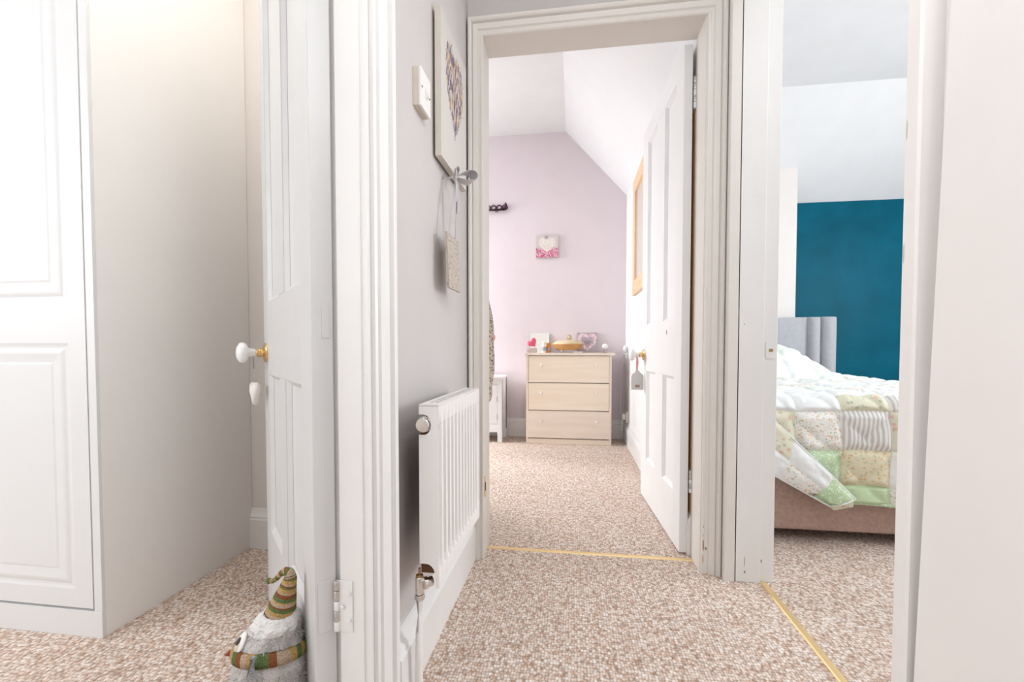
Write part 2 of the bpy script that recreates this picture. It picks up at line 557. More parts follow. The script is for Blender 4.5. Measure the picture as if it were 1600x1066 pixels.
def struct(name, bm, m, label, cat, parent=None, **k):
    o = obj(name, bm, m, parent, **k)
    if parent is None:
        tag(o, label, cat, kind='structure')
    return o

def boxo(name, m, dims, parent=None, bevel=0.0, **k):
    bm = B()
    box(bm, *dims)
    return obj(name, bm, m, parent, bevel=bevel, **k)

def clone(o):
    c = o.copy()
    COL.objects.link(c)
    return c

# ------------------------------------------------------------------ the setting
bm = B(); box(bm, -3.4, 3.7, -1.8, 4.4, -0.06, 0.0)
struct('floor', bm, M['carpet'], 'beige loop pile carpet running through hall and bedrooms', 'carpet')

# hall left wall, with the left-hand doorway (y 0.13..0.79)
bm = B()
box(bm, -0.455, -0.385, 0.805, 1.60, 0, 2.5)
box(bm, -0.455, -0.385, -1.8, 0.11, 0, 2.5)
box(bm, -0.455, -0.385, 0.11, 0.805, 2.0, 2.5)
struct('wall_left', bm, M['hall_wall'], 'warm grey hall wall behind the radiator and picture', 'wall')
# hall end wall, with the doorway to the pink room
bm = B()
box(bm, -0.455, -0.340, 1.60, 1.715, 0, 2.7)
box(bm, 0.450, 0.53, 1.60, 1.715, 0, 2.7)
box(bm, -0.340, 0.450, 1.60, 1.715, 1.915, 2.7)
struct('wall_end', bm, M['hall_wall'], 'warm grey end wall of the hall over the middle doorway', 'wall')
# hall right wall, with the doorway to the blue bedroom (y 0.79..1.545)
bm = B()
box(bm, 0.53, 0.66, 1.56, 1.715, 0, 2.7)
box(bm, 0.53, 0.66, 0.79, 1.56, 1.99, 2.7)
struct('wall_right', bm, M['white_wall'], 'white pier of wall between the pink room and the blue bedroom', 'wall')
# near right wall (scribed edge leans a little)
bm = B()
loft(bm, [[(0.517, -1.8, 0), (0.517, 0.747, 0), (0.56, 0.747, 0), (0.56, 0.785, 0), (0.66, 0.785, 0), (0.66, -1.8, 0)],
          [(0.517, -1.8, 2.5), (0.517, 0.665, 2.5), (0.56, 0.665, 2.5), (0.56, 0.785, 2.5), (0.66, 0.785, 2.5), (0.66, -1.8, 2.5)]])
struct('wall_near', bm, M['pale_wall'], 'pale peach wall close to the camera on the right', 'wall')

# far wall of the left room / near wall of the pink room
bm = B(); box(bm, -3.3, -0.455, 1.565, 1.715, 0, 2.7)
struct('wall_left_room_far', bm, M['cream_wall'], 'cream wall at the back of the left room', 'wall')
bm = B()
box(bm, -3.4, -3.3, -1.8, 1.715, 0, 2.5)
struct('wall_left_room_side', bm, M['cream_wall'], 'outer side wall of the left room', 'wall')
bm = B()
box(bm, -3.3, -2.75, -1.5, -1.4, 0, 2.5); box(bm, -1.05, -0.455, -1.5, -1.4, 0, 2.5)
box(bm, -2.75, -1.05, -1.5, -1.4, 0, 0.75); box(bm, -2.75, -1.05, -1.5, -1.4, 2.15, 2.5)
struct('wall_left_room_window', bm, M['cream_wall'], 'wall of the left room with its window opening', 'wall')
bm = B(); box(bm, -3.4, 0.66, -1.8, 1.62, 2.5, 2.56)
struct('ceiling', bm, M['ceiling'], 'white ceiling over the hall and the left room', 'ceiling')

# pink room
bm = B()
pts = [(-2.5, 3.9, 0), (0.445, 3.9, 0), (0.445, 3.9, 2.085), (-0.073, 3.9, 2.655), (-2.5, 3.9, 2.655)]
prism(bm, pts, (0, 0.1, 0))
struct('wall_pink_room_far', bm, M['pink_wall'], 'pale pink far wall with a sloping right corner', 'wall')
bm = B()
box(bm, 0.445, 0.53, 1.715, 4.0, 0, 2.7)
box(bm, 0.53, 0.66, 1.715, 4.4, 0, 2.7)
struct('wall_pink_room_right', bm, M['white_wall'], 'white side wall behind the open middle door', 'wall')
bm = B()
box(bm, -2.5, -2.4, 1.715, 2.9, 0, 2.7); box(bm, -2.5, -2.4, 3.88, 4.0, 0, 2.7)
box(bm, -2.5, -2.4, 2.9, 3.88, 0, 0.85); box(bm, -2.5, -2.4, 2.9, 3.88, 2.1, 2.7)
struct('wall_pink_room_window', bm, M['white_wall'], 'outer wall of the pink room with its window opening', 'wall')
bm = B(); box(bm, -2.4, -0.92, 1.715, 2.42, 0, 2.655)  # unseen block, added to cast the soft shadow on the carpet
struct('wall_pink_room_blocker', bm, M['white_wall'], 'unseen box added on the left inside the pink room to shade the carpet', 'wall')
bm = B(); box(bm, -2.5, -0.073, 1.715, 4.0, 2.655, 2.72)
struct('ceiling_pink_room', bm, M['ceiling'], 'flat white ceiling of the pink room', 'ceiling')
bm = B()
prism(bm, [(-0.073, 1.715, 2.655), (0.445, 1.715, 2.085), (0.445, 1.715, 2.16), (-0.073, 1.715, 2.73)], (0, 2.285, 0))
struct('ceiling_pink_room_slope', bm, M['ceiling'], 'white sloping ceiling above the open middle door', 'ceiling')

# blue bedroom
bm = B(); box(bm, 0.66, 3.6, 4.25, 4.35, 0, 2.065)
struct('wall_bedroom_far', bm, M['blue_wall'], 'teal blue far wall behind the bed', 'wall')
bm = B(); box(bm, 0.66, 1.815, 3.95, 4.25, 0, 2.31)
struct('wall_bedroom_breast', bm, M['cream_wall'], 'cream projecting wall behind the left of the headboard', 'wall')
bm = B()
box(bm, 3.6, 3.7, -0.6, 1.0, 0, 2.7); box(bm, 3.6, 3.7, 2.4, 4.35, 0, 2.7)
box(bm, 3.6, 3.7, 1.0, 2.4, 0, 0.85); box(bm, 3.6, 3.7, 1.0, 2.4, 2.15, 2.7)
struct('wall_bedroom_window', bm, M['white_wall'], 'outer wall of the blue bedroom with its window opening', 'wall')
bm = B(); box(bm, 0.66, 3.7, -0.7, -0.6, 0, 2.7)
struct('wall_bedroom_near', bm, M['white_wall'], 'near wall of the blue bedroom', 'wall')
bm = B(); box(bm, 0.66, 3.7, -0.7, 3.40, 2.622, 2.69)
struct('ceiling_bedroom', bm, M['ceiling'], 'flat white ceiling of the blue bedroom', 'ceiling')
bm = B()
prism(bm, [(0.66, 3.40, 2.622), (0.66, 4.35, 2.000), (0.66, 4.35, 2.08), (0.66, 3.40, 2.70)], (3.04, 0, 0))
struct('ceiling_bedroom_slope', bm, M['ceiling'], 'white sloping ceiling above the blue wall', 'ceiling')
# landing behind the camera
bm = B()
box(bm, -0.385, 0.517, -1.78, -1.7, 0, 0.8); box(bm, -0.385, 0.517, -1.78, -1.7, 2.2, 2.5)
struct('wall_landing', bm, M['hall_wall'], 'landing wall behind the camera under its window', 'wall')

# ---- linings, architraves, skirtings
ARCH = [(0.0, 0.0), (0.0, 0.010), (0.004, 0.014), (0.010, 0.014), (0.013, 0.011), (0.026, 0.011), (0.031, 0.017), (0.056, 0.019),
        (0.060, 0.015), (0.064, 0.025), (0.070, 0.029), (0.080, 0.029), (0.085, 0.025), (0.085, 0.0)]

# middle doorway: lining then architrave
bm = B()
box(bm, -0.345, -0.330, 1.598, 1.718, 0, 1.905)
box(bm, 0.440, 0.455, 1.598, 1.718, 0, 1.905)
box(bm, -0.345, 0.455, 1.598, 1.718, 1.905, 1.92)
lin = struct('trim_1', bm, M['hall_trim'], 'ivory painted lining of the middle doorway', 'door lining')
bm = B(); box(bm, -0.3305, -0.327, 1.612, 1.634, 0.222, 0.298)
bm2 = B(); box(bm2, 0.4402, 0.4448, 1.7181, 1.80, 0.02, 1.66)  # puts a brown tone in the gap at the door's hinge side
obj('brown_gap_strip', bm2, M['gap_brown'], lin, label='brown strip in the gap beside the hinges')
k1 = obj('strike_plate', bm, M['brass'], lin, bevel=0.001, label='small brass strike plate on the left side of the lining')
bm = B(); box(bm, -0.3275, -0.3262, 1.618, 1.628, 0.245, 0.275); obj('latch_hole', bm, M['dark'], k1)

def arch_leg(bm, x_in, sgn, y, z_top, scale=1.0, tlt=0.0):
    prof = [(w * scale, t) for w, t in ARCH]
    a = [(x_in + sgn * w, y - t, 0) for w, t in prof]
    b = [(x_in + sgn * w, y - t, z_top + w / scale * 0.72) for w, t in prof]
    loft(bm, [a, b])

ar = thing('trim_2', 'moulded ivory architrave framing the middle doorway', 'architrave', (0.05, 1.6, 0), kind='structure')
bm = B(); arch_leg(bm, -0.327, -1, 1.6, 1.902, 0.62); obj('architrave_leg', bm, M['hall_trim'], ar)
bm = B(); arch_leg(bm, 0.443, 1, 1.6, 1.902, 0.72)
obj('architrave_leg', bm, M['hall_trim'], ar)
bm = B()
loft(bm, [[(-0.327 - w * 0.62, 1.6 - t, 1.902 + w * 0.72) for w, t in ARCH], [(0.443 + w * 0.72, 1.6 - t, 1.902 + w * 0.72) for w, t in ARCH]])
obj('architrave_head', bm, M['hall_trim'], ar)
# small plinth strip to the left of the architrave
bm = B(); box(bm, -0.385, -0.362, 1.535, 1.6, 0, 0.20)
struct('trim_3', bm, M['hall_trim'], 'short ivory upright block between skirting and middle architrave', 'trim', bevel=0.003)
# chipped paint flecks near the foot of the right leg
def flecks(parent, spots, y, m):
    for x, z, w, h in spots:
        bm = B()
        n = 7
        ring = [(x + w * math.cos(2 * PI * i / n) * random.uniform(0.6, 1.1), y, z + h * math.sin(2 * PI * i / n) * random.uniform(0.7, 1.1)) for i in range(n)]
        prism(bm, ring, (0, 0.004, 0))
        obj('paint_chip', bm, m, parent)
flecks(ar, [(0.4475, 0.10, 0.003, 0.026), (0.4475, 0.05, 0.0015, 0.02), (0.4485, 0.165, 0.0012, 0.006), (0.457, 0.088, 0.002, 0.005), (0.4475, 0.135, 0.001, 0.006)], 1.5855, M['chip'])

# blue bedroom doorway lining (its far face looks at the camera)
bm = B()
box(bm, 0.535, 0.618, 1.545, 1.562, 0, 1.985)          # main lining board
box(bm, 0.618, 0.662, 1.553, 1.572, 0, 1.985)          # rebated strip
box(bm, 0.535, 0.662, 0.775, 0.79, 0, 1.985)           # near lining
box(bm, 0.535, 0.662, 0.775, 1.572, 1.975, 1.99)       # head
l2 = struct('trim_4', bm, M['gloss_white'], 'white painted lining board of the right-hand doorway', 'door lining', bevel=0.002)
bm = B(); box(bm, 0.626, 0.648, 1.550, 1.5535, 0.748, 0.802)
k2 = obj('strike_plate', bm, M['gloss_white'], l2)
bm = B(); box(bm, 0.635, 0.647, 1.5485, 1.5505, 0.770, 0.779); obj('latch_tongue', bm, M['dull_brass'], k2)
flecks(l2, [(0.568, 0.07, 0.0007, 0.02), (0.569, 0.035, 0.003, 0.004), (0.62, 0.075, 0.001, 0.005), (0.556, 0.86, 0.0018, 0.002)], 1.5435, M['chip'])
# its architrave on the hall side
bm = B()
prof = [(0.545, 0.540), (0.545, 0.506), (0.551, 0.502), (0.562, 0.502), (0.566, 0.510), (0.582, 0.512), (0.588, 0.500), (0.599, 0.500), (0.599, 0.540)]
a3 = B(); loft(a3, [[(x, 1.0 + y, 0) for y, x in prof], [(x, 1.0 + y, 2.05) for y, x in prof]])
bm.free()
ar2 = struct('trim_5', a3, M['hall_trim'], 'moulded ivory architrave on the corner beside the right-hand doorway', 'architrave')
# near architrave of the same doorway
bm = B()
prof = [(0.785, 0.545), (0.785, 0.520), (0.779, 0.513), (0.755, 0.513), (0.751, 0.516), (0.751, 0.545), (0.70, 0.548), (0.66, 0.550), (0.66, 0.556), (0.785, 0.556)]
loft(bm, [[(x, y, 0) for y, x in prof], [(x, y, 2.45) for y, x in prof]])
ar3 = struct('trim_6', bm, M['pale_wall'], 'pale bright edge of the right-hand doorway nearest the camera', 'architrave')
for z0 in (1.12, 0.93):
    bm = B()
    ring = [(0.5127, 0.776 + 0.0016 * math.cos(a * PI / 4), z0 + 0.016 * math.sin(a * PI / 4)) for a in range(8)]
    prism(bm, ring, (0.002, 0, 0))
    obj('paint_chip', bm, M['canvas_edge'], ar3)

# left doorway lining + architrave
bm = B()
box(bm, -0.447, -0.398, 0.79, 0.806, 0, 1.99)
box(bm, -0.480, -0.447, 0.803, 0.82, 0, 1.99)
box(bm, -0.457, -0.398, 0.10, 0.116, 0, 1.99)
box(bm, -0.457, -0.398, 0.10, 0.806, 1.985, 2.0)
lin3 = struct('trim_7', bm, M['gloss_white'], 'white painted lining board of the left-hand doorway', 'door lining', bevel=0.002)
bm = B()
prof = [(0.793, -0.386), (0.793, -0.398), (0.796, -0.395), (0.802, -0.395), (0.804, -0.388), (0.808, -0.388), (0.810, -0.379), (0.816, -0.376),
        (0.820, -0.380), (0.822, -0.372), (0.848, -0.366), (0.852, -0.372), (0.855, -0.359), (0.866, -0.357), (0.872, -0.362), (0.872, -0.386)]
loft(bm, [[(x, y, 0) for y, x in prof], [(x, y, 2.06) for y, x in prof]])
bm2 = B()
prof2 = [(0.105 - (y - 0.793), x) for y, x in prof]
loft(bm2, [[(x, y, 0) for y, x in prof2], [(x, y, 2.06) for y, x in prof2]])
ar4 = thing('trim_8', 'moulded white architrave around the left-hand doorway', 'architrave', (-0.37, 0.83, 0), kind='structure')
obj('architrave_leg', bm, M['gloss_white'], ar4)
obj('architrave_leg', bm2, M['gloss_white'], ar4)

# skirtings
SK = [(0, 0), (0.018, 0), (0.018, 0.118), (0.014, 0.124), (0.016, 0.130), (0.010, 0.140), (0.006, 0.150), (0.004, 0.160), (0, 0.162)]
def skirting(name, p0, p1, inward, label, m, h=1.0, t=1.0):
    p0, p1, iv = Vector((*p0, 0)), Vector((*p1, 0)), Vector((*inward, 0))
    bm = B()
    loft(bm, [[p + iv * a * t + Vector((0, 0, b * h)) for a, b in SK] for p in (p0, p1)])
    return struct(name, bm, m, label, 'skirting board')
skirting('baseboard_left', (-0.385, 0.872), (-0.385, 1.6), (1, 0), 'white skirting board under the hall radiator', M['gloss_white'], 1.0, 1.6)
skirting('baseboard_left_room', (-1.25, 1.565), (-0.455, 1.565), (0, -1), 'white skirting board beside the wardrobe', M['gloss_white'], 0.95)
skirting('baseboard_pink_far', (-2.4, 3.9), (0.445, 3.9), (0, -1), 'white skirting board along the pink wall', M['gloss_white'])
skirting('baseboard_pink_right', (0.445, 3.9), (0.445, 1.72), (-1, 0), 'white skirting board on the wall behind the open middle door', M['door_white'])
skirting('baseboard_right', (0.517, 0.66), (0.517, -1.6), (-1, 0), 'white skirting board on the near right wall', M['gloss_white'], 0.3, 0.3)

# threshold strips
bm = B()
loft(bm, [[(-0.33, 1.672, 0), (-0.33, 1.690, 0), (-0.33, 1.687, 0.004), (-0.33, 1.675, 0.004)], [(0.44, 1.672, 0), (0.44, 1.690, 0), (0.44, 1.687, 0.004), (0.44, 1.675, 0.004)]])
struct('trim_9', bm, M['brass_strip'], 'brass carpet strip across the middle doorway', 'threshold strip')
bm = B()
loft(bm, [[(0.618, 0.79, 0), (0.640, 0.79, 0), (0.637, 0.79, 0.004), (0.621, 0.79, 0.004)], [(0.618, 1.55, 0), (0.640, 1.55, 0), (0.637, 1.55, 0.004), (0.621, 1.55, 0.004)]])
struct('trim_10', bm, M['brass_strip'], 'brass carpet strip across the right-hand doorway', 'threshold strip')

# ------------------------------------------------------------------ doors
def heart2d(s, n=28):
    out = []
    for i in range(n):
        t = 2 * PI * i / n
        out.append((s * (16 * math.sin(t) ** 3) / 17, s * (13 * math.cos(t) - 5 * math.cos(2 * t) - 2 * math.cos(3 * t) - math.cos(4 * t)) / 17))
    return out

def make_door(name, label, loc, rotz, wid, hgt, th, us, zs, lock_u, m):
    """4-panel leaf; local x along the leaf, visible face at local y = 0, thickness to -y."""
    d = thing(name, label, 'door', loc, rotz, kind='structure')
    a0, a1, b0, b1 = us
    z0, z1, z2, z3 = zs
    K = dict(world=False, bevel=0.0015)
    boxo('stile', m, (0, a0, -th, 0, 0.006, hgt), d, **K)
    boxo('stile', m, (b1, wid, -th, 0, 0.006, hgt), d, **K)
    for q0, q1 in ((0.006, z0), (z1, z2), (z3, hgt)):
        boxo('rail', m, (a0, b1, -th, 0, q0, q1), d, **K)
    for q0, q1 in ((z0, z1), (z2, z3)):
        boxo('muntin', m, (a1, b0, -th, 0, q0, q1), d, **K)
        for u0, u1 in ((a0, a1), (b0, b1)):
            p = boxo('panel', m, (u0 + 0.0002, u1 - 0.0002, -th + 0.010, -0.013, q0 + 0.0002, q1 - 0.0002), d, world=False)
            e = 0.012
            bm = B()
            outer = [(u0, q0), (u1, q0), (u1, q1), (u0, q1)]
            inner = [(u0 + e, q0 + e), (u1 - e, q0 + e), (u1 - e, q1 - e), (u0 + e, q1 - e)]
            ro = [bm.verts.new((u, -0.002, z)) for u, z in outer]
            ri = [bm.verts.new((u, -0.0125, z)) for u, z in inner]
            rb = [bm.verts.new((u, -0.0128, z)) for u, z in outer]
            for i in range(4):
                j = (i + 1) % 4
                bm.faces.new((ro[i], ro[j], ri[j], ri[i]))
                bm.faces.new((ri[i], ri[j], rb[j], rb[i]))
                bm.faces.new((rb[i], rb[j], ro[j], ro[i]))
            obj('panel_bead', bm, m, p, world=False)
    return d

def knob(d, u, z, back=None, rr=0.029):
    kb = B()
    lathe(kb, [(0.008, 0.026), (0.012, 0.030), (0.013, 0.042), (0.017, 0.047), (0.028, 0.052), (rr + 0.002, 0.060), (0.028, 0.069), (0.016, 0.076), (0.0, 0.078)], (u, 0, z), (0, 1, 0), 24)
    k = obj('door_knob', kb, M['porcelain'], d, world=False, smooth=50, label='white porcelain knob')
    rb = B()
    lathe(rb, [(rr, 0.0), (rr, 0.003), (rr - 0.003, 0.006), (0.018, 0.008), (0.012, 0.011), (0.012, 0.016), (0.014, 0.018), (0.014, 0.022), (0.010, 0.025), (0.009, 0.028)], (u, 0, z), (0, 1, 0), 24)
    obj('knob_rose', rb, M['brass'], k, world=False, smooth=40, label='round brass rose')
    return k

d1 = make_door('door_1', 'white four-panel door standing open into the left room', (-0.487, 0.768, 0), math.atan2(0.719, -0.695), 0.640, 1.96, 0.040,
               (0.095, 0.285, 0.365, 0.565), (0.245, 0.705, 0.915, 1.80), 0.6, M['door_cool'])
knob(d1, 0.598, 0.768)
d2 = make_door('door_2', 'white four-panel door standing open into the pink room', (0.400, 1.727, 0), math.atan2(0.696, -0.04), 0.697, 1.897, 0.031,
               (0.095, 0.265, 0.40, 0.580), (0.218, 0.668, 0.90, 1.81), 0.65, M['door_white'])
knob(d2, 0.640, 0.748)
# chip in the lock rail
bm = B()
prism(bm, [(0.205, 0.0005, 0.838), (0.212, 0.0005, 0.845), (0.21, 0.0005, 0.86), (0.203, 0.0005, 0.852)], (0, -0.001, 0))
obj('paint_chip', bm, M['beak'], d2, world=False)

def hinge(name, c, d, m1, world=True, h=0.10, r=0.0062, leafdir=None, ldirs=()):
    """butt hinge: two leaves and a knuckle in five barrels"""
    x, y, z = c
    bm = B()
    for k in range(5):
        z0, z1 = z - h / 2 + h * k / 5 + 0.0006, z - h / 2 + h * (k + 1) / 5 - 0.0006
        lathe(bm, [(r * 0.9, 0), (r, 0.001), (r, z1 - z0 - 0.001), (r * 0.9, z1 - z0)], (x, y, z0), (0, 0, 1), 12)
    for f in bm.faces:
        f.material_index = 1 if int((f.calc_center_median().z - z + h / 2) / h * 5) in (0, 2) else 0
    hg = obj('hinge', bm, [m1, M['door_white']], d, world=world, smooth=40, label='painted steel butt hinge with bare metal showing')
    for lx, ly in ldirs:
        bm = B()
        px, py = -ly, lx
        t = 0.0006
        ring = [(x + px * t, y + py * t), (x + lx * 0.032 + px * t, y + ly * 0.032 + py * t), (x + lx * 0.032 - px * t, y + ly * 0.032 - py * t), (x - px * t, y - py * t)]
        prism(bm, [(a, b, z - h / 2) for a, b in ring], (0, 0, h))
        lf = obj('hinge_leaf', bm, M['gloss_white'], hg, world=world)
    return hg

# left door hinge: leaf 1 on the lining face (towards +x), leaf 2 on the door's hinge edge
nd = Vector((-0.719, -0.695))
hinge('hinge', (-0.4525, 0.7885, 0.281), lin3, M['steel'], ldirs=((1, 0.0),))
hl = B()
o_ = Vector((-0.455, 0.795)); 
for zz in (0.255, 0.281, 0.307):
    lathe(hl, [(0.004, 0), (0.004, 0.001), (0.0, 0.0015)], (-0.435 + (0.008 if zz != 0.281 else -0.006), 0.7859, zz), (0, -1, 0), 10)
obj('hinge_screw', hl, M['door_white'], lin3, smooth=40)
bm = B(); box(bm, -0.0012, 0.0, -0.036, -0.006, 0.231, 0.331)
hp = obj('hinge_plate', bm, M['door_cool'], d1, world=False, bevel=0.0005)
bm = B(); box(bm, -0.0012, 0.0, -0.033, -0.019, 0.80, 0.86)
obj('filled_patch', bm, M['door_cool'], d1, world=False, bevel=0.0005)
# middle door hinges
for zc, hh in ((1.718, 0.115), (0.280, 0.085)):
    hinge('hinge', (0.4375, 1.722, zc), lin, M['steel'], h=hh, r=0.0055, ldirs=((0, 1),))

# heart hanging from the left door's knob (local frame of door -> world)
def dworld(d, u, v, z):
    return W[d.name] @ Vector((u, v, z))
p = dworld(d1, 0.598, 0.034, 0.752)
hh = thing('hanging_heart', 'ivory fabric heart hanging by a cord from the left door knob', 'ornament', (p.x, p.y, 0.66))
bm = B()
q = Vector((p.x, p.y, 0.6))
tube(bm, [p + Vector((0.0, 0, 0.004)), p + Vector((0.004, -0.002, -0.03)), p + Vector((0.006, -0.001, -0.062))], 0.0012, 6)
tube(bm, [p + Vector((0.0, 0, 0.004)), p + Vector((-0.002, 0.002, -0.03)), p + Vector((0.004, 0.001, -0.062))], 0.0012, 6)
obj('cord', bm, M['ribbon'], hh, smooth=60, label='thin grey cord')
bm = B()
hd = (Vector((-0.695, 0.719, 0)) + Vector((-0.719, -0.695, 0)) * 0.22).normalized()
hn = Vector((-hd.y, hd.x, 0))
cc = p + Vector((0.004, 0, -0.098))
pts = heart2d(0.036)
rings = []
for off, sc in ((-0.011, 0.25), (-0.010, 0.6), (-0.007, 0.88), (0, 1.0), (0.007, 0.88), (0.010, 0.6), (0.011, 0.25)):
    rings.append([cc + hd * (a * sc * 0.8) + Vector((0, 0, b * sc * 1.15)) + hn * off for a, b in pts])
loft(bm, rings)
obj('heart', bm, M['cream_felt'], hh, smooth=0)

# gift tag hanging from the middle door's knob
p = dworld(d2, 0.640, 0.036, 0.737)
tg = thing('hanging_tag', 'grey-white label-shaped tag on a pink ribbon hanging from the middle door knob', 'tag', (p.x, p.y, 0.57))
bm = B()
ribbon(bm, [p + Vector((0, 0, 0.006)), p + Vector((-0.002, -0.006, -0.03)), p + Vector((-0.002, -0.008, -0.075))], 0.007, (1, 0, 0))
ribbon(bm, [p + Vector((0.002, 0, 0.006)), p + Vector((0.006, 0.003, -0.03)), p + Vector((0.000, -0.008, -0.075))], 0.006, (1, 0, 0))
obj('ribbon', bm, M['pink_ribbon'], tg, label='pink ribbon loop')
cx, cy, cz = p.x + 0.002, p.y - 0.010, p.z - 0.07
bm = B()
w, h = 0.031, 0.10
sh = [(-w, -h), (w, -h), (w, -0.034), (0.028, -0.023), (0.020, -0.015), (0.012, -0.010), (0.009, 0.0), (-0.009, 0.0), (-0.012, -0.010), (-0.020, -0.015), (-0.028, -0.023), (-w, -0.034)]
prism(bm, [(cx + a, cy, cz + b) for a, b in sh], (0, 0.004, 0))
t1 = obj('tag_board', bm, M['tag_grey'], tg)
bm = B(); box(bm, cx - 0.011, cx + 0.011, cy - 0.0006, cy + 0.001, cz - 0.088, cz - 0.074)
obj('tag_print', bm, M['tag_brown'], t1, label='small brown printed label')

# ------------------------------------------------------------------ wardrobe (left room)
wd = thing('wardrobe', 'tall white fitted wardrobe with raised-panel doors in the left room', 'wardrobe', (-2.0, 1.3, 0))
bm = B(); box(bm, -1.275, -1.25, 1.012, 1.564, 0, 2.3)
obj('side_panel', bm, M['wardrobe_side'], wd, bevel=0.001, label='cream side panel')
bm = B(); box(bm, -3.2, -1.2502, 1.002, 1.022, 0, 0.072)
obj('plinth', bm, M['wardrobe_white'], wd, bevel=0.001)
bm = B(); box(bm, -3.2, -1.2755, 1.0225, 1.56, 0.0725, 2.3)
obj('carcass', bm, M['wardrobe_side'], wd)
bm = B(); box(bm, -1.2755, -1.2505, 1.003, 1.012, 0.0725, 2.3)
obj('side_edging', bm, M['wardrobe_white'], wd, bevel=0.001, label='white front edging strip')

def raised_panel(bm, x0, x1, z0, z1, y):
    """moulded frame groove round a raised field, all in one relief (front towards -y)"""
    steps = [(0.0, 0.0), (0.008, 0.0022), (0.014, 0.0026), (0.022, 0.0002), (0.028, -0.0006), (0.052, 0.0022), (0.058, 0.0008)]
    rings = []
    for s, dy in steps:
        rings.append([(x0 + s, y + dy, z0 + s), (x1 - s, y + dy, z0 + s), (x1 - s, y + dy, z1 - s), (x0 + s, y + dy, z1 - s)])
    rs = [[bm.verts.new(p) for p in r] for r in rings]
    for k in range(len(rs) - 1):
        for i in range(4):
            j = (i + 1) % 4
            bm.faces.new((rs[k][i], rs[k][j], rs[k + 1][j], rs[k + 1][i]))
    bm.faces.new(rs[-1])
    return [tuple(r) for r in rings[0]]

for xd in (-1.2768, -1.7728, -2.2688, -2.7648):
    x1, x0 = xd, xd - 0.494
    z0, z1 = 0.080, 2.29
    bm = B()
    y = 1.001
    fx0, fx1 = x0 + 0.053, x1 - 0.053
    spl = [(0.130, 0.795), (0.905, 2.20)]
    # frame as face strips around the two panels
    def quad(a, b, c, d):
        bm.faces.new([bm.verts.new(p) for p in ((a, y, c), (b, y, c), (b, y, d), (a, y, d))])
    quad(x0, fx0, z0, z1); quad(fx1, x1, z0, z1)
    quad(fx0, fx1, z0, spl[0][0]); quad(fx0, fx1, spl[0][1], spl[1][0]); quad(fx0, fx1, spl[1][1], z1)
    for a, b in spl:
        raised_panel(bm, fx0, fx1, a, b, y)
    for (a, b), (c, d) in (((x0, z0), (x1, z0)), ((x1, z0), (x1, z1)), ((x1, z1), (x0, z1)), ((x0, z1), (x0, z0))):
        bm.faces.new([bm.verts.new(p) for p in ((a, y, b), (a, y + 0.02, b), (c, y + 0.02, d), (c, y, d))])
    bmesh.ops.remove_doubles(bm, verts=bm.verts, dist=0.0002)
    dr = obj('wardrobe_door', bm, M['wardrobe_white'], wd)

# ------------------------------------------------------------------ radiator
XF, XB = -0.287, -0.330
Y0, Y1, Z0, Z1 = 0.913, 1.330, 0.260, 0.660
rd = thing('radiator', 'small white ribbed panel radiator on the hall wall under the picture', 'radiator', (-0.33, 1.12, 0.26))
bm = B()
nf = 12
pitch = (Y1 - Y0 - 0.03) / nf
prof = [Y0]
cols = []
def fx(y, zf):
    t = (y - Y0 - 0.015) / pitch
    if t < 0 or t > nf:
        return 0.0
    f = t - math.floor(t)
    s = max(0.0, min(1.0, (abs(f - 0.5) - 0.20) / 0.12))
    return -0.014 * s * zf
ys = [Y0] + [Y0 + 0.015 + pitch * i / 10 for i in range(nf * 10 + 1)] + [Y1]
zr = [(Z0, 0), (Z0 + 0.035, 0), (Z0 + 0.050, 0.9), (Z0 + 0.056, 1), (Z1 - 0.062, 1), (Z1 - 0.056, 0.9), (Z1 - 0.040, 0), (Z1 - 0.004, 0)]
grid = [[bm.verts.new((XF + fx(y, k), y, z)) for y in ys] for z, k in zr]
for i in range(len(zr) - 1):
    for j in range(len(ys) - 1):
        bm.faces.new((grid[i][j], grid[i][j + 1], grid[i + 1][j + 1], grid[i + 1][j]))
obj('front_panel', bm, M['rad_white'], rd, smooth=40)
# side panels with a curved notch
for yy, mirror in ((Y0 - 0.001, 1), (Y1 - 0.0008, 0)):
    bm = B()
    zc = Z1 - 0.044
    arc = [(-0.3185 + 0.0155 * math.cos(a), zc + 0.022 * math.sin(a)) for a in [PI / 2 - PI * k / 8 for k in range(9)]]
    zb = Z0 + 0.026
    arcb = [(-0.315 + 0.020 * math.cos(a), zb + 0.0 + 0.026 * math.sin(a)) for a in [PI / 2 - PI / 2 * k / 5 for k in range(6)]]
    pts = [(XB, Z1 - 0.004)] + [(XB, zc + 0.022)] + arc + [(XB, zc - 0.022), (XB, zb + 0.026)] + arcb + [(-0.295, Z0 - 0.0), (XF, Z0), (XF, Z1 - 0.004)]
    prism(bm, [(a, yy, b) for a, b in pts], (0, 0.0018, 0))
    obj('side_panel', bm, M['rad_white'], rd)
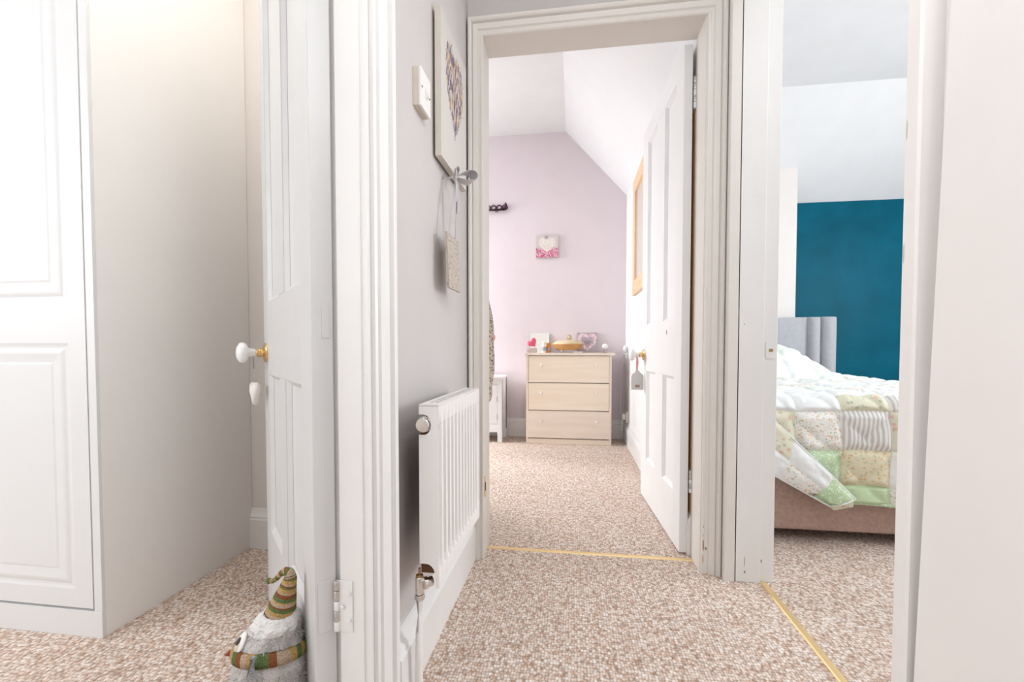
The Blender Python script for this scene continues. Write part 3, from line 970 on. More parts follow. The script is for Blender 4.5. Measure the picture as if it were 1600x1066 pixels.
# top grille: frame with slots
tp = B()
zt = Z1 - 0.003
box(tp, XB, XB + 0.010, Y0, Y1, zt, zt + 0.003)
box(tp, XF - 0.010, XF + 0.0005, Y0, Y1, zt, zt + 0.003)
box(tp, -0.3095, -0.3065, Y0 + 0.035, Y1 - 0.012, zt, zt + 0.003)
box(tp, XB + 0.010, XF - 0.010, Y0, Y0 + 0.035, zt, zt + 0.003)
box(tp, XB + 0.010, XF - 0.010, Y1 - 0.014, Y1, zt, zt + 0.003)
yy = Y0 + 0.052
while yy < Y1 - 0.03:
    box(tp, XB + 0.010, XF - 0.010, yy, yy + 0.007, zt, zt + 0.003)
    yy += 0.024
obj('top_grille', tp, M['rad_white'], rd)
bm = B(); box(bm, XB + 0.002, XF - 0.012, Y0 + 0.004, Y1 - 0.004, Z0 + 0.03, Z1 - 0.03)  # inside of the radiator coloured dark to stand for its shade
obj('water_panel', bm, M['dark_gap'], rd, label='inner water panel with its shade put into the dark colour')
bm = B(); box(bm, XB - 0.004, XB + 0.001, Y0 + 0.001, Y1 - 0.001, Z0 + 0.05, Z1 - 0.05)
bm.free()
for yb in (Y0 + 0.20, Y1 - 0.08):
    boxo('wall_bracket', M['rad_white'], (-0.386, XB + 0.004, yb, yb + 0.02, Z0 + 0.08, Z1 - 0.06), rd)
# chrome end plug
bm = B(); lathe(bm, [(0.0, -0.010), (0.0135, -0.0095), (0.0155, -0.007), (0.0155, 0.000), (0.013, 0.001), (0.017, 0.003), (0.017, 0.008), (0.012, 0.014)], (-0.3200, Y0 - 0.0005, Z1 - 0.044), (0, 1, 0), 24)
obj('end_plug', bm, M['chrome'], rd, smooth=35, label='round chrome end plug')
# lockshield valve and pipe
vx, vy = -0.331, 0.914
bm = B(); lathe(bm, [(0.0085, 0), (0.0095, 0.002), (0.0095, 0.036), (0.0085, 0.038)], (vx, vy, 0.244), (0, 0, 1), 18)
vv = obj('valve_body', bm, M['chrome'], rd, smooth=40, label='chrome lockshield valve')
bm = B(); lathe(bm, [(0.0105, 0), (0.0115, 0.001), (0.0115, 0.009), (0.0105, 0.011)], (vx, vy, 0.232), (0, 0, 1), 6)
obj('compression_nut', bm, M['chrome'], vv)
bm = B(); lathe(bm, [(0.008, 0), (0.008, 0.004), (0.006, 0.005)], (vx, vy, 0.282), (0, 0, 1), 14)
obj('gland_nut', bm, M['dull_brass'], vv)
bm = B(); lathe(bm, [(0.003, 0), (0.003, 0.014)], (vx, vy, 0.287), (0, 0, 1), 8)
obj('spindle', bm, M['copper'], vv)
bm = B(); lathe(bm, [(0.009, -0.004), (0.013, -0.002), (0.013, 0.006), (0.0105, 0.008), (0.0105, 0.018), (0.008, 0.020)], (-0.3215, 0.918, 0.266), (0.75, 0.65, 0), 18)
obj('union_nut', bm, M['chrome'], vv, smooth=35)
bm = B(); tube(bm, [(vx, vy, 0.236), (vx - 0.002, vy + 0.003, 0.16), (vx - 0.005, vy + 0.008, 0.08), (vx - 0.007, vy + 0.010, 0.0)], 0.0088, 12)
obj('pipe', bm, M['rad_white'], rd, smooth=60, label='white painted feed pipe going into the carpet')

# ------------------------------------------------------------------ light switch
sw = thing('light_switch', 'old surface-mounted white rocker light switch on the hall wall', 'light switch', (-0.375, 1.07, 1.36))
bm = B(); box(bm, -0.386, -0.372, 1.037, 1.108, 1.366, 1.458)
obj('back_box', bm, M['plastic_aged'], sw, bevel=0.0015, label='yellowed back box')
bm = B(); box(bm, -0.372, -0.364, 1.0365, 1.1085, 1.3655, 1.4585)
fp = obj('faceplate', bm, M['plastic_white'], sw, bevel=0.002)
bm = B()
prism(bm, [(-0.3645, 1.066, 1.395), (-0.3645, 1.066, 1.428), (-0.357, 1.066, 1.402)], (0, 0.013, 0))
obj('rocker', bm, M['plastic_white'], fp)
for ys_ in (1.0435, 1.1005):
    bm = B(); lathe(bm, [(0.003, 0), (0.0028, 0.0006), (0, 0.0008)], (-0.364, ys_, 1.412), (1, 0, 0), 10)
    obj('screw', bm, M['dark_gap'], fp)

# ------------------------------------------------------------------ canvas picture and hanging plaque
pc = thing('canvas_picture', 'large square canvas with a purple and gold heart on the hall wall', 'picture', (-0.37, 1.32, 1.32))
M['lavender_heart'] = heart_art('lavender_heart_canvas', (0.64, 0.60, 0.56), [(0.12, 0.09, 0.13), (0.20, 0.16, 0.21), (0.58, 0.40, 0.22), (0.20, 0.16, 0.23), (0.44, 0.37, 0.41), (0.62, 0.48, 0.32)],
                                0.01, 0.205, 0.098, 0.130, 130, 0.9, cover=0.85, stretch=0.3)
M['lavender_heart'].node_tree.nodes['Principled BSDF'].inputs['Roughness'].default_value = 0.8
bm = B(); box(bm, -0.3635, -0.3605, 1.187, 1.471, 1.3105, 1.7125)
# child meshes sit in the frame of the thing: object coords start at its base
obj('printed_face', bm, M['lavender_heart'], pc)
bm = B(); box(bm, -0.378, -0.3636, 1.186, 1.472, 1.3095, 1.7135)
obj('stretcher', bm, M['canvas_edge'], pc, bevel=0.001, label='raw linen edge of the canvas')
bm = B(); box(bm, -0.3855, -0.378, 1.205, 1.435, 1.345, 1.69)  # dark block behind the canvas; its colour stands for the shadow gap
obj('canvas_gap_shade', bm, M['dark_gap'], pc)

pq = thing('hanging_plaque', 'small square printed plaque hanging from a grey ribbon bow below the canvas', 'plaque', (-0.36, 1.25, 0.94))
kx, ky, kz = -0.348, 1.275, 1.282
bm = B(); lathe(bm, [(0.003, 0), (0.003, 0.03), (0.005, 0.031), (0.005, 0.033)], (-0.386, ky, kz), (1, 0, 0), 10)
obj('nail', bm, M['steel'], pq)
bm = B()
K = Vector((kx + 0.004, ky, kz))
ellipsoid(bm, K, (0.006, 0.008, 0.007), 10, 6)
obj('ribbon_knot', bm, M['ribbon'], pq, smooth=0)
def loop(dirv, L_, wd, up, name):
    bm = B()
    pts, ws = [], []
    for i in range(15):
        t = 2 * PI * i / 14
        a = (1 - math.cos(t)) / 2
        s = math.sin(t)
        pts.append(K + Vector(dirv) * (L_ * a) + Vector(up) * (s * 0.016 * (0.4 + a)))
        ws.append(0.006 + wd * math.sin(PI * i / 14))
    ribbon(bm, pts, ws, (0.75, -0.6, 0.25), 0.0006)
    return obj(name, bm, M['ribbon'], pq, smooth=60)
loop((0.62, 0.72, 0.22), 0.072, 0.030, (-0.2, 0.1, 1), 'bow_loop')
loop((0.25, -0.15, 0.95), 0.028, 0.006, (0, 1, 0.1), 'bow_loop')
for k, (dy, l) in enumerate(((-0.012, 0.075), (0.010, 0.10))):
    bm = B()
    pts = [K, K + Vector((0.004, dy * 0.5, -0.02)), K + Vector((0.006, dy, -0.05)), K + Vector((0.004, dy * 1.3, -l))]
    ribbon(bm, pts, [0.006, 0.011, 0.013, 0.014], (0.3, 1, 0), 0.0006)
    obj('bow_tail', bm, M['ribbon'], pq, smooth=60)
PX, PZ0, PZ1 = -0.347, 0.950, 1.105
for yb in (1.218, 1.292):
    bm = B()
    ribbon(bm, [K, K + Vector((0.001, (yb - ky) * 0.5, -0.07)), Vector((PX - 0.002, yb, PZ1 - 0.012))], [0.005, 0.009, 0.010], (0.2, 1, 0), 0.0006)
    obj('hanging_ribbon', bm, M['ribbon'], pq, smooth=60)
bm = B()
loft(bm, [[(PX - 0.006, 1.192, PZ1), (PX, 1.192, PZ1), (PX, 1.315, PZ1), (PX - 0.006, 1.315, PZ1)],
          [(PX, 1.192, PZ0), (PX + 0.006, 1.192, PZ0), (PX + 0.006, 1.315, PZ0), (PX, 1.315, PZ0)]])
obj('plaque_board', bm, M['plaque'], pq)

# ------------------------------------------------------------------ plush bird doorstop
tb = thing('plush_bird', 'fluffy grey plush bird doorstop in a striped knitted hat leaning on the left door', 'soft toy', (-0.612, 0.808, 0))
def fuzzy(bm, rings_def, n=40, amp=0.006, fs=38):
    rings = []
    for (cx, cy, z, rx, ry) in rings_def:
        ring = []
        for i in range(n):
            a = 2 * PI * i / n
            p = Vector((cx + rx * math.cos(a), cy + ry * math.sin(a), z))
            k = noise.noise(p * fs) * amp + noise.noise(p * fs * 3) * amp * 0.5
            ring.append(p + Vector((math.cos(a), math.sin(a), 0)) * k)
        rings.append(ring)
    loft(bm, rings)
def lerp_rings(defs, n):
    out = []
    for k in range(len(defs) - 1):
        for i in range(n):
            t = i / n
            out.append(tuple(a + (b - a) * t for a, b in zip(defs[k], defs[k + 1])))
    out.append(defs[-1])
    return out
BX, BY = -0.612, 0.808
bd = [(BX, BY, 0.000, 0.052, 0.052), (BX, BY, 0.008, 0.066, 0.064), (BX, BY, 0.09, 0.071, 0.068), (BX, BY, 0.15, 0.068, 0.065), (BX + 0.004, BY, 0.185, 0.060, 0.058), (BX + 0.013, BY, 0.225, 0.044, 0.045)]
bm = B(); fuzzy(bm, lerp_rings(bd, 9))
body = obj('body', bm, M['fur'], tb, smooth=0, label='grey and white plush body')
# tufts of fur on the body, one soft mass
bm = B()
def surf(z):
    for k in range(len(bd) - 1):
        if bd[k][2] <= z <= bd[k + 1][2]:
            t = (z - bd[k][2]) / max(1e-6, bd[k + 1][2] - bd[k][2])
            return [a + (b - a) * t for a, b in zip(bd[k], bd[k + 1])]
    return bd[-1]
for i in range(2600):
    z = random.uniform(0.012, 0.222)
    if 0.150 < z < 0.195:
        continue
    s = surf(z)
    a = random.uniform(0, 2 * PI)
    nv = Vector((math.cos(a), math.sin(a), 0))
    p = Vector((s[0] + s[3] * math.cos(a), s[1] + s[4] * math.sin(a), z))
    tv = Vector((-nv.y, nv.x, 0))
    l = random.uniform(0.004, 0.009)
    tip = p + nv * l + Vector((random.uniform(-.4, .4), random.uniform(-.4, .4), random.uniform(-.7, .3))) * l
    bm.faces.new([bm.verts.new(q) for q in (p - tv * 0.0016, p + tv * 0.0016, tip)])
t_ = obj('fur', bm, M['fur'], body)
t_['kind'] = 'stuff'
# white fluffy hat brim
bm = B()
br = [(BX + 0.012, BY, 0.214, 0.040, 0.042), (BX + 0.014, BY, 0.219, 0.046, 0.047), (BX + 0.016, BY, 0.230, 0.044, 0.045), (BX + 0.020, BY, 0.243, 0.036, 0.037), (BX + 0.022, BY, 0.248, 0.028, 0.028)]
fuzzy(bm, lerp_rings(br, 6), amp=0.007, fs=55)
hatroot = obj('hat_brim', bm, M['fur_white'], tb, smooth=0, label='white fluffy brim of the hat')
# striped knitted hat: a curved cone whose tip flops over with a thin tail
path = [((BX + 0.023, BY, 0.240), 0.030), ((BX + 0.029, BY + 0.001, 0.258), 0.0265), ((BX + 0.034, BY + 0.002, 0.276), 0.022), ((BX + 0.040, BY + 0.003, 0.296), 0.0165),
        ((BX + 0.045, BY + 0.004, 0.314), 0.0125), ((BX + 0.044, BY + 0.004, 0.326), 0.0095), ((BX + 0.036, BY + 0.002, 0.330), 0.0075), ((BX + 0.027, BY, 0.324), 0.0058),
        ((BX + 0.019, BY - 0.002, 0.315), 0.005), ((BX + 0.012, BY - 0.003, 0.310), 0.0045), ((BX + 0.006, BY - 0.004, 0.310), 0.005)]
pp, rr = [], []
for k in range(len(path) - 1):
    for i in range(6):
        t = i / 6
        pp.append(Vector(path[k][0]).lerp(Vector(path[k + 1][0]), t))
        rr.append(path[k][1] + (path[k + 1][1] - path[k][1]) * t)
pp.append(Vector(path[-1][0])); rr.append(path[-1][1])
seq = [0, 3, 2, 2, 2, 1, 1, 0, 0, 0, 3, 2, 2, 1, 0, 0, 0, 3, 3, 2, 2, 1, 1, 0, 0, 3, 2, 1, 1, 0, 0, 3, 2]
bm = B()
tube(bm, pp, rr, 22, mi=lambda k, i: seq[(k * 5 // 4) % len(seq)])
obj('knitted_hat', bm, KN, tb, smooth=0, label='green, mustard, oatmeal and rust striped knitted hat with a floppy tail')
bm = B(); ellipsoid(bm, (BX + 0.004, BY - 0.004, 0.310), (0.0058, 0.0058, 0.0058), 10, 8)
obj('hat_bobble', bm, KN[0], tb, smooth=0)
# striped scarf
bm = B()
n = 64
rings = []
for i in range(n):
    a = 2 * PI * i / n
    ca, sa = math.cos(a), math.sin(a)
    zc = 0.171 - 0.013 * math.sin(a) + 0.001 * math.cos(a)
    rings.append([(BX + 0.001 + ca * (0.060 + dr_), BY + sa * (0.057 + dr_), zc + dz_) for dr_, dz_ in ((0.003, -0.013), (0.010, -0.012), (0.011, 0), (0.008, 0.012), (0, 0.013))])
rings.append(rings[0])
sq2 = [1, 0, 3, 2, 1, 0, 0, 3, 2, 2]
loft(bm, rings, cap=False, mi=lambda k, i: sq2[(k // 2) % len(sq2)])
obj('scarf', bm, KN, tb, smooth=0, label='striped knitted scarf')
# wing / flipper on the near side
bm = B()
tube(bm, [(BX + 0.022, BY - 0.074, 0.203), (BX + 0.018, BY - 0.080, 0.165), (BX + 0.010, BY - 0.082, 0.125), (BX + 0.002, BY - 0.082, 0.098)], [0.006, 0.011, 0.014, 0.008], 14)
obj('wing', bm, M['wing'], tb, smooth=0, label='silver-grey knitted wing')
# eye and beak
ed = Vector((-0.62, -0.70, 0.46)).normalized()
eu = Vector((-ed.y, ed.x, 0)).normalized()
ev = ed.cross(eu)
R3 = Matrix((eu, ev, ed)).transposed()
ec = Vector((BX - 0.030, BY - 0.042, 0.203))
bm = B(); ellipsoid(bm, ec, (0.015, 0.022, 0.006), 18, 8, R3)
ey = obj('eye', bm, M['eye_white'], tb, smooth=0, label='white felt eye')
bm = B(); ellipsoid(bm, ec + ed * 0.004 - ev * 0.002, (0.009, 0.015, 0.004), 16, 8, R3); obj('iris', bm, M['eye_iris'], ey, smooth=0)
bm = B(); ellipsoid(bm, ec + ed * 0.0065 + Vector((0.002, 0, 0.004)), (0.005, 0.008, 0.003), 14, 8, R3); obj('pupil', bm, M['eye_black'], ey, smooth=0)
bm = B(); lathe(bm, [(0.008, 0), (0.006, 0.010), (0.001, 0.020)], (BX - 0.050, BY - 0.032, 0.180), (-0.85, -0.4, -0.25), 12)
obj('beak', bm, M['beak'], tb, smooth=50, label='rust brown beak')

# ------------------------------------------------------------------ pink room furniture
CX0, CX1, CY0, CY1, CH = -0.384, 0.304, 3.602, 3.872, 0.745
ch = thing('chest_of_drawers', 'pale birch three-drawer chest against the pink wall', 'chest of drawers', (-0.04, 3.74, 0))
boxo('side_panel', M['birch_pale'], (CX0, CX0 + 0.018, CY0, CY1, 0, CH - 0.02), ch, bevel=0.001)
boxo('side_panel', M['birch_pale'], (CX1 - 0.018, CX1, CY0, CY1, 0, CH - 0.02), ch, bevel=0.001)
boxo('top_panel', M['birch_pale'], (CX0 - 0.012, CX1 + 0.026, CY0 - 0.008, CY1, CH - 0.020, CH), ch, bevel=0.002)
boxo('back_panel', M['birch_pale'], (CX0 + 0.018, CX1 - 0.018, CY1 - 0.006, CY1, 0.0, CH - 0.02), ch)
boxo('inner_carcass', M['dark_gap'], (CX0 + 0.019, CX1 - 0.019, CY0 + 0.022, CY1 - 0.01, 0.05, CH - 0.022), ch)
boxo('kickboard', M['birch'], (CX0 + 0.018, CX1 - 0.018, CY0 + 0.004, CY0 + 0.016, 0, 0.042), ch, bevel=0.001)
for i, (a, b, dy) in enumerate(((0.050, 0.272, -0.004), (0.278, 0.498, 0.001), (0.504, 0.720, 0.003))):
    bm = B(); box(bm, CX0 + 0.012 if i == 0 else CX0 + 0.020, CX1 - 0.012 if i == 0 else CX1 - 0.020, CY0 + dy - 0.002, CY0 + dy + 0.016, a, b)
    dr = obj('drawer', bm, M['birch_pale_h'] if i == 0 else M['birch'], ch, bevel=0.001)
    for kx_ in (-0.258, 0.186):
        bm = B(); lathe(bm, [(0.006, 0), (0.005, 0.010), (0.009, 0.014), (0.011, 0.019), (0.009, 0.024), (0, 0.026)], (kx_, CY0 + dy - 0.002, (a + b) / 2 + 0.03), (0, -1, 0), 14)
        obj('drawer_knob', bm, M['white_plastic'], dr, smooth=50)

T = CH
# white card leaning at the back left
cd = thing('blank_card', 'off-white card leaning on the pink wall at the left of the chest top', 'card', (-0.292, 3.855, T))
bm = B(); loft(bm, [[(-0.376, 3.856, T), (-0.210, 3.856, T), (-0.210, 3.860, T), (-0.376, 3.860, T)], [(-0.376, 3.893, T + 0.172), (-0.210, 3.893, T + 0.172), (-0.210, 3.897, T + 0.172), (-0.376, 3.897, T + 0.172)]])
c_ = obj('card_board', bm, M['card_white'], cd)
bm = B(); loft(bm, [[(-0.232, 3.8725, T + 0.085), (-0.213, 3.8725, T + 0.085), (-0.213, 3.8745, T + 0.085), (-0.232, 3.8745, T + 0.085)], [(-0.232, 3.8762, T + 0.100), (-0.213, 3.8762, T + 0.100), (-0.213, 3.878, T + 0.100), (-0.232, 3.878, T + 0.100)]])
obj('card_print', bm, M['cot_mint'], c_)
# pink heart on a block
ht = thing('heart_ornament', 'pink heart standing on a small grey-pink block on the chest', 'ornament', (-0.345, 3.70, T))
bm = B(); box(bm, -0.365, -0.305, 3.685, 3.72, T, T + 0.042)
obj('block', bm, M['grey_block'], ht, bevel=0.002)
bm = B()
pts = heart2d(0.045)
rings = []
rot = math.radians(-38)
for off, sc in ((-0.010, 0.7), (-0.006, 0.95), (0.0, 1.0), (0.006, 0.95), (0.010, 0.7)):
    rings.append([(-0.342 + (a * math.cos(rot) + b * math.sin(rot)) * sc, 3.702 + off, T + 0.084 + (-a * math.sin(rot) + b * math.cos(rot)) * sc) for a, b in pts])
loft(bm, rings)
obj('heart', bm, M['pink_heart'], ht, smooth=50, label='pink heart')
bm = B(); box(bm, -0.386, -0.366, 3.69, 3.71, T, T + 0.03)
tag(obj('small_box', bm, M['grey_block'], bevel=0.002), 'tiny grey box beside the block of the pink heart', 'box')
# bottle
bt = thing('bottle', 'small white bottle with a grey printed label left of the wooden dish', 'bottle', (-0.246, 3.69, T))
bm = B(); lathe(bm, [(0.019, 0), (0.021, 0.003), (0.021, 0.060), (0.017, 0.070), (0.012, 0.074)], (-0.242, 3.69, T), n=18)
obj('bottle_body', bm, M['white_plastic'], bt, smooth=40)
bm = B(); lathe(bm, [(0.0215, 0.016), (0.0215, 0.050)], (-0.242, 3.69, T), n=18)
obj('label', bm, M['grey_label'], bt, smooth=40)
bm = B(); lathe(bm, [(0.014, 0.074), (0.016, 0.076), (0.016, 0.090), (0.013, 0.092)], (-0.242, 3.69, T), n=16)
obj('cap', bm, M['white_plastic'], bt, smooth=40)
b2 = thing('spice_jar', 'orange topped jar touching the small white bottle on the chest', 'jar', (-0.207, 3.70, T))
bm = B(); lathe(bm, [(0.015, 0), (0.016, 0.002), (0.016, 0.058)], (-0.206, 3.70, T), n=16); obj('jar_body', bm, M['orange'], b2, smooth=40)
bm = B(); lathe(bm, [(0.0163, 0.018), (0.0163, 0.040)], (-0.206, 3.70, T), n=16); obj('label', bm, M['grey_label'], b2, smooth=40)
bm = B(); lathe(bm, [(0.013, 0.058), (0.0165, 0.060), (0.0165, 0.080), (0.013, 0.084)], (-0.206, 3.70, T), n=16); obj('cap', bm, M['orange'], b2, smooth=40)
# lidded wooden dish
ds = thing('lidded_dish', 'round honey-coloured wooden dish with a domed straw lid on the chest', 'dish', (-0.05, 3.73, T))
dc = (-0.045, 3.725, T)
bm = B(); lathe(bm, [(0.085, 0.024), (0.100, 0.026), (0.118, 0.044), (0.128, 0.066), (0.133, 0.070), (0.131, 0.073)], dc, n=32)
obj('dish', bm, M['bowl_wood'], ds, smooth=40)
bm = B(); lathe(bm, [(0.126, 0.073), (0.124, 0.080), (0.100, 0.096), (0.060, 0.106), (0.018, 0.110), (0.0, 0.110)], dc, n=32)
ld = obj('lid', bm, M['wicker'], ds, smooth=40, label='domed straw lid')
bm = B(); ellipsoid(bm, (dc[0] + 0.010, dc[1], T + 0.130), (0.017, 0.008, 0.019), 16, 10)
kn = obj('lid_knob', bm, M['wicker'], ld, smooth=0)
bm = B()
tube(bm, [(dc[0] + 0.010 + 0.018 * math.cos(a), dc[1] - 0.002, T + 0.130 + 0.020 * math.sin(a)) for a in [2 * PI * k / 20 for k in range(21)]], 0.0022, 6)
obj('knob_rim', bm, M['dull_brass'], kn, smooth=60)
for a in (-2.2, -0.94, 0.94, 2.2):
    x, y = dc[0] + 0.085 * math.cos(a), dc[1] + 0.085 * math.sin(a)
    bm = B(); lathe(bm, [(0.008, 0), (0.006, 0.012), (0.007, 0.026)], (x, y, T), n=10)
    obj('foot', bm, M['white_plastic'], ds, smooth=40, label='white foot')
# heart canvas on the chest
hc = thing('heart_canvas', 'mauve-grey canvas with a pink blossom heart leaning at the right of the chest', 'picture', (0.117, 3.86, T))
M['heart_canvas'] = heart_art('mauve_blossom_heart', (0.46, 0.39, 0.43), [(0.80, 0.60, 0.64), (0.86, 0.74, 0.76), (0.72, 0.44, 0.52)], 0.0, 0.080, 0.084, 0.076, 110, 0.6, axis='X', ring=0.42, cover=0.85)
def lean(x0, x1, y0, t, h, dy):
    bm = B()
    loft(bm, [[(x0, y0, T), (x1, y0, T), (x1, y0 + t, T), (x0, y0 + t, T)], [(x0, y0 + dy, T + h), (x1, y0 + dy, T + h), (x1, y0 + t + dy, T + h), (x0, y0 + t + dy, T + h)]])
    return bm
obj('printed_face', lean(0.031, 0.203, 3.853, 0.002, 0.174, 0.028), M['heart_canvas'], hc)
obj('stretcher', lean(0.031, 0.203, 3.8551, 0.014, 0.174, 0.028), M['canvas_edge'], hc)
for i, (a, b, z) in enumerate(((0.085, 0.150, 0.100), (0.092, 0.145, 0.088), (0.098, 0.135, 0.076))):
    bm = B()
    y = 3.8525 + 0.028 * z / 0.174
    ribbon(bm, [(a + (b - a) * k / 14, y, T + z + 0.0025 * math.sin(k * 2.3 + i)) for k in range(15)], 0.0025, (0, 0.15, 1), 0.0005)
    obj('lettering', bm, M['dark_gap'], hc, label='faint line of handwriting inside the heart')
# small white ornament (globe on a stand)
gl = thing('small_globe', 'small white rounded trinket on a wire stand at the right end of the chest', 'ornament', (0.258, 3.72, T))
bm = B(); ellipsoid(bm, (0.258, 3.72, T + 0.052), (0.026, 0.022, 0.024), 16, 10); obj('globe', bm, M['porcelain'], gl, smooth=0)
bm = B(); lathe(bm, [(0.018, 0), (0.018, 0.003), (0.010, 0.006)], (0.258, 3.72, T), n=14)
for a in range(3):
    t = 2 * PI * a / 3
    tube(bm, [(0.258 + 0.014 * math.cos(t), 3.72 + 0.014 * math.sin(t), T + 0.002), (0.258 + 0.016 * math.cos(t), 3.72 + 0.016 * math.sin(t), T + 0.036)], 0.0015, 6)
obj('stand', bm, M['dull_brass'], gl, smooth=40)
# papers under the dish
for i, (x0, x1, y0) in enumerate(((-0.175, -0.09, 3.645), (0.0, 0.075, 3.640))):
    bm = B(); box(bm, x0, x1, y0, y0 + 0.05, T, T + 0.012)
    tag(obj('folded_paper', bm, M['grey_label'] if i == 0 else M['card_white'], bevel=0.001), ('grey printed packet at the left foot of the wooden dish', 'white folded paper at the right foot of the wooden dish')[i], 'paper')

# canvas on the pink wall
wc = thing('wall_canvas', 'small square canvas with a white heart over pink flowers on the pink wall', 'picture', (-0.232, 3.88, 1.573))
M['wall_canvas'] = heart_art('white_heart_pink_flowers', (0.66, 0.60, 0.58), [(0.78, 0.70, 0.66), (0.84, 0.80, 0.76), (0.74, 0.66, 0.62)], 0.0, 0.098, 0.072, 0.066, 110, 0.15, axis='X', cover=1.0,
                             groundprint=(-0.2, [(0.66, 0.16, 0.30), (0.76, 0.34, 0.46), (0.42, 0.28, 0.30), (0.80, 0.55, 0.60), (0.60, 0.10, 0.24)]))
boxo('printed_face', M['wall_canvas'], (-0.329, -0.135, 3.879, 3.881, 1.575, 1.769), wc)
boxo('stretcher', M['canvas_edge'], (-0.330, -0.134, 3.8811, 3.8995, 1.574, 1.770), wc)
bm = B(); lathe(bm, [(0.016, 0), (0.015, 0.004), (0, 0.006)], (-0.240, 3.879, 1.750), (0, -1, 0), 6); obj('motif', bm, M['grey_label'], wc, label='grey flower motif')

# aubergine hanger rail on the pink wall
hr = thing('hook_rail', 'dark aubergine plastic hook rail with round holes on the pink wall', 'hook rail', (-0.8, 3.86, 2.0))
bm = B()
zt_, zb_ = 2.038, 2.000
box(bm, -0.95, -0.600, 3.858, 3.866, 1.992, 2.004)
xs = [-0.95 + 0.050 * i for i in range(8)]
for i, x in enumerate(xs):
    n = 20
    ring = []
    ro, ri = 0.0275, 0.015
    v0 = [[bm.verts.new((x + 0.0 + r * math.cos(2 * PI * k / n), y, 2.018 + r * 0.9 * math.sin(2 * PI * k / n))) for k in range(n)] for r, y in ((ro, 3.858), (ri, 3.858), (ri, 3.866), (ro, 3.866))]
    for a in range(4):
        b = (a + 1) % 4
        for k in range(n):
            bm.faces.new((v0[a][k], v0[a][(k + 1) % n], v0[b][(k + 1) % n], v0[b][k]))
obj('perforated_bar', bm, M['purple'], hr, smooth=40)
bm = B(); tube(bm, [(-0.625, 3.862, 2.005), (-0.605, 3.862, 2.008), (-0.592, 3.862, 2.022), (-0.590, 3.862, 2.045), (-0.598, 3.862, 2.058)], [0.014, 0.014, 0.011, 0.009, 0.006], 10)
obj('end_hook', bm, M['purple'], hr, smooth=60)
for x in (-0.9, -0.68):
    boxo('wall_mount', M['purple'], (x - 0.01, x + 0.01, 3.866, 3.9, 1.992, 2.012), hr)

# white cabinet
wcx0, wcx1, wy0, wy1, wh = -1.05, -0.585, 3.60, 3.862, 0.55
cb = thing('white_cabinet', 'low white painted cabinet left of the birch chest, mostly behind the door frame', 'cabinet', (-0.8, 3.73, 0))
boxo('cabinet_top', M['paint_white_furn'], (wcx0 - 0.02, wcx1 + 0.012, wy0 - 0.012, wy1, wh - 0.02, wh), cb, bevel=0.004)
boxo('carcass', M['paint_white_furn'], (wcx0, wcx1, wy0 + 0.018, wy1, 0.08, wh - 0.02), cb, bevel=0.002)
for x in (wcx0, wcx1 - 0.038):
    for y in (wy0, wy1 - 0.04):
        boxo('leg', M['paint_white_furn'], (x, x + 0.038, y, y + 0.04, 0, wh - 0.02), cb, bevel=0.002)
boxo('apron', M['paint_white_furn'], (wcx0 + 0.038, wcx1 - 0.038, wy0 + 0.003, wy0 + 0.018, 0.085, 0.15), cb, bevel=0.002)
boxo('top_rail', M['paint_white_furn'], (wcx0 + 0.038, wcx1 - 0.038, wy0 + 0.003, wy0 + 0.018, 0.485, wh - 0.02), cb, bevel=0.002)
for x0_, x1_ in ((wcx0 + 0.04, (wcx0 + wcx1) / 2 - 0.002), ((wcx0 + wcx1) / 2 + 0.002, wcx1 - 0.04)):
    bm = B(); box(bm, x0_, x1_, wy0 + 0.004, wy0 + 0.0178, 0.153, 0.482)
    dd = obj('cabinet_door', bm, M['paint_white_furn'], cb, bevel=0.001)
    bm = B(); raised_panel(bm, x0_ + 0.03, x1_ - 0.03, 0.19, 0.445, wy0 + 0.0035); obj('door_panel', bm, M['paint_white_furn'], dd)
for z in (0.215, 0.36):
    boxo('door_hinge', M['steel'], (wcx1 - 0.0455, wcx1 - 0.0385, wy0 - 0.002, wy0 + 0.003, z - 0.022, z + 0.022), cb)

# garment on a hanger hooked over a slim rail
rl = thing('coat_stand', 'slim white coat stand behind the mottled cardigan, left of the middle doorway', 'coat stand', (-0.885, 3.50, 0))
bm = B(); tube(bm, [(-0.885, 3.50, 0.02), (-0.885, 3.50, 1.66)], 0.013, 12)
obj('pole', bm, M['paint_white_furn'], rl, smooth=50)
bm = B(); tube(bm, [(-0.885, 3.50, 1.60), (-0.885, 3.44, 1.59), (-0.885, 3.405, 1.605), (-0.885, 3.398, 1.63)], 0.006, 8)
obj('hook', bm, M['paint_white_furn'], rl, smooth=50)
bm = B(); lathe(bm, [(0.07, 0), (0.07, 0.012), (0.03, 0.022), (0.016, 0.034)], (-0.885, 3.50, 0), n=24)
obj('base', bm, M['paint_white_furn'], rl, smooth=40)
ga = thing('cardigan', 'mottled brown knitted cardigan hanging just inside the middle doorway', 'cardigan', (-0.88, 3.3, 0.3))
bm = B()
tube(bm, [(-0.885, 3.3, 1.50), (-0.885, 3.335, 1.545), (-0.875, 3.375, 1.59), (-0.885, 3.386, 1.610), (-0.90, 3.384, 1.60)], 0.003, 6)
tube(bm, [(-1.06, 3.3, 1.42), (-0.885, 3.3, 1.50), (-0.71, 3.3, 1.40)], 0.006, 8)
obj('coat_hanger', bm, M['steel'], ga, smooth=50)
bm = B()
rings = []
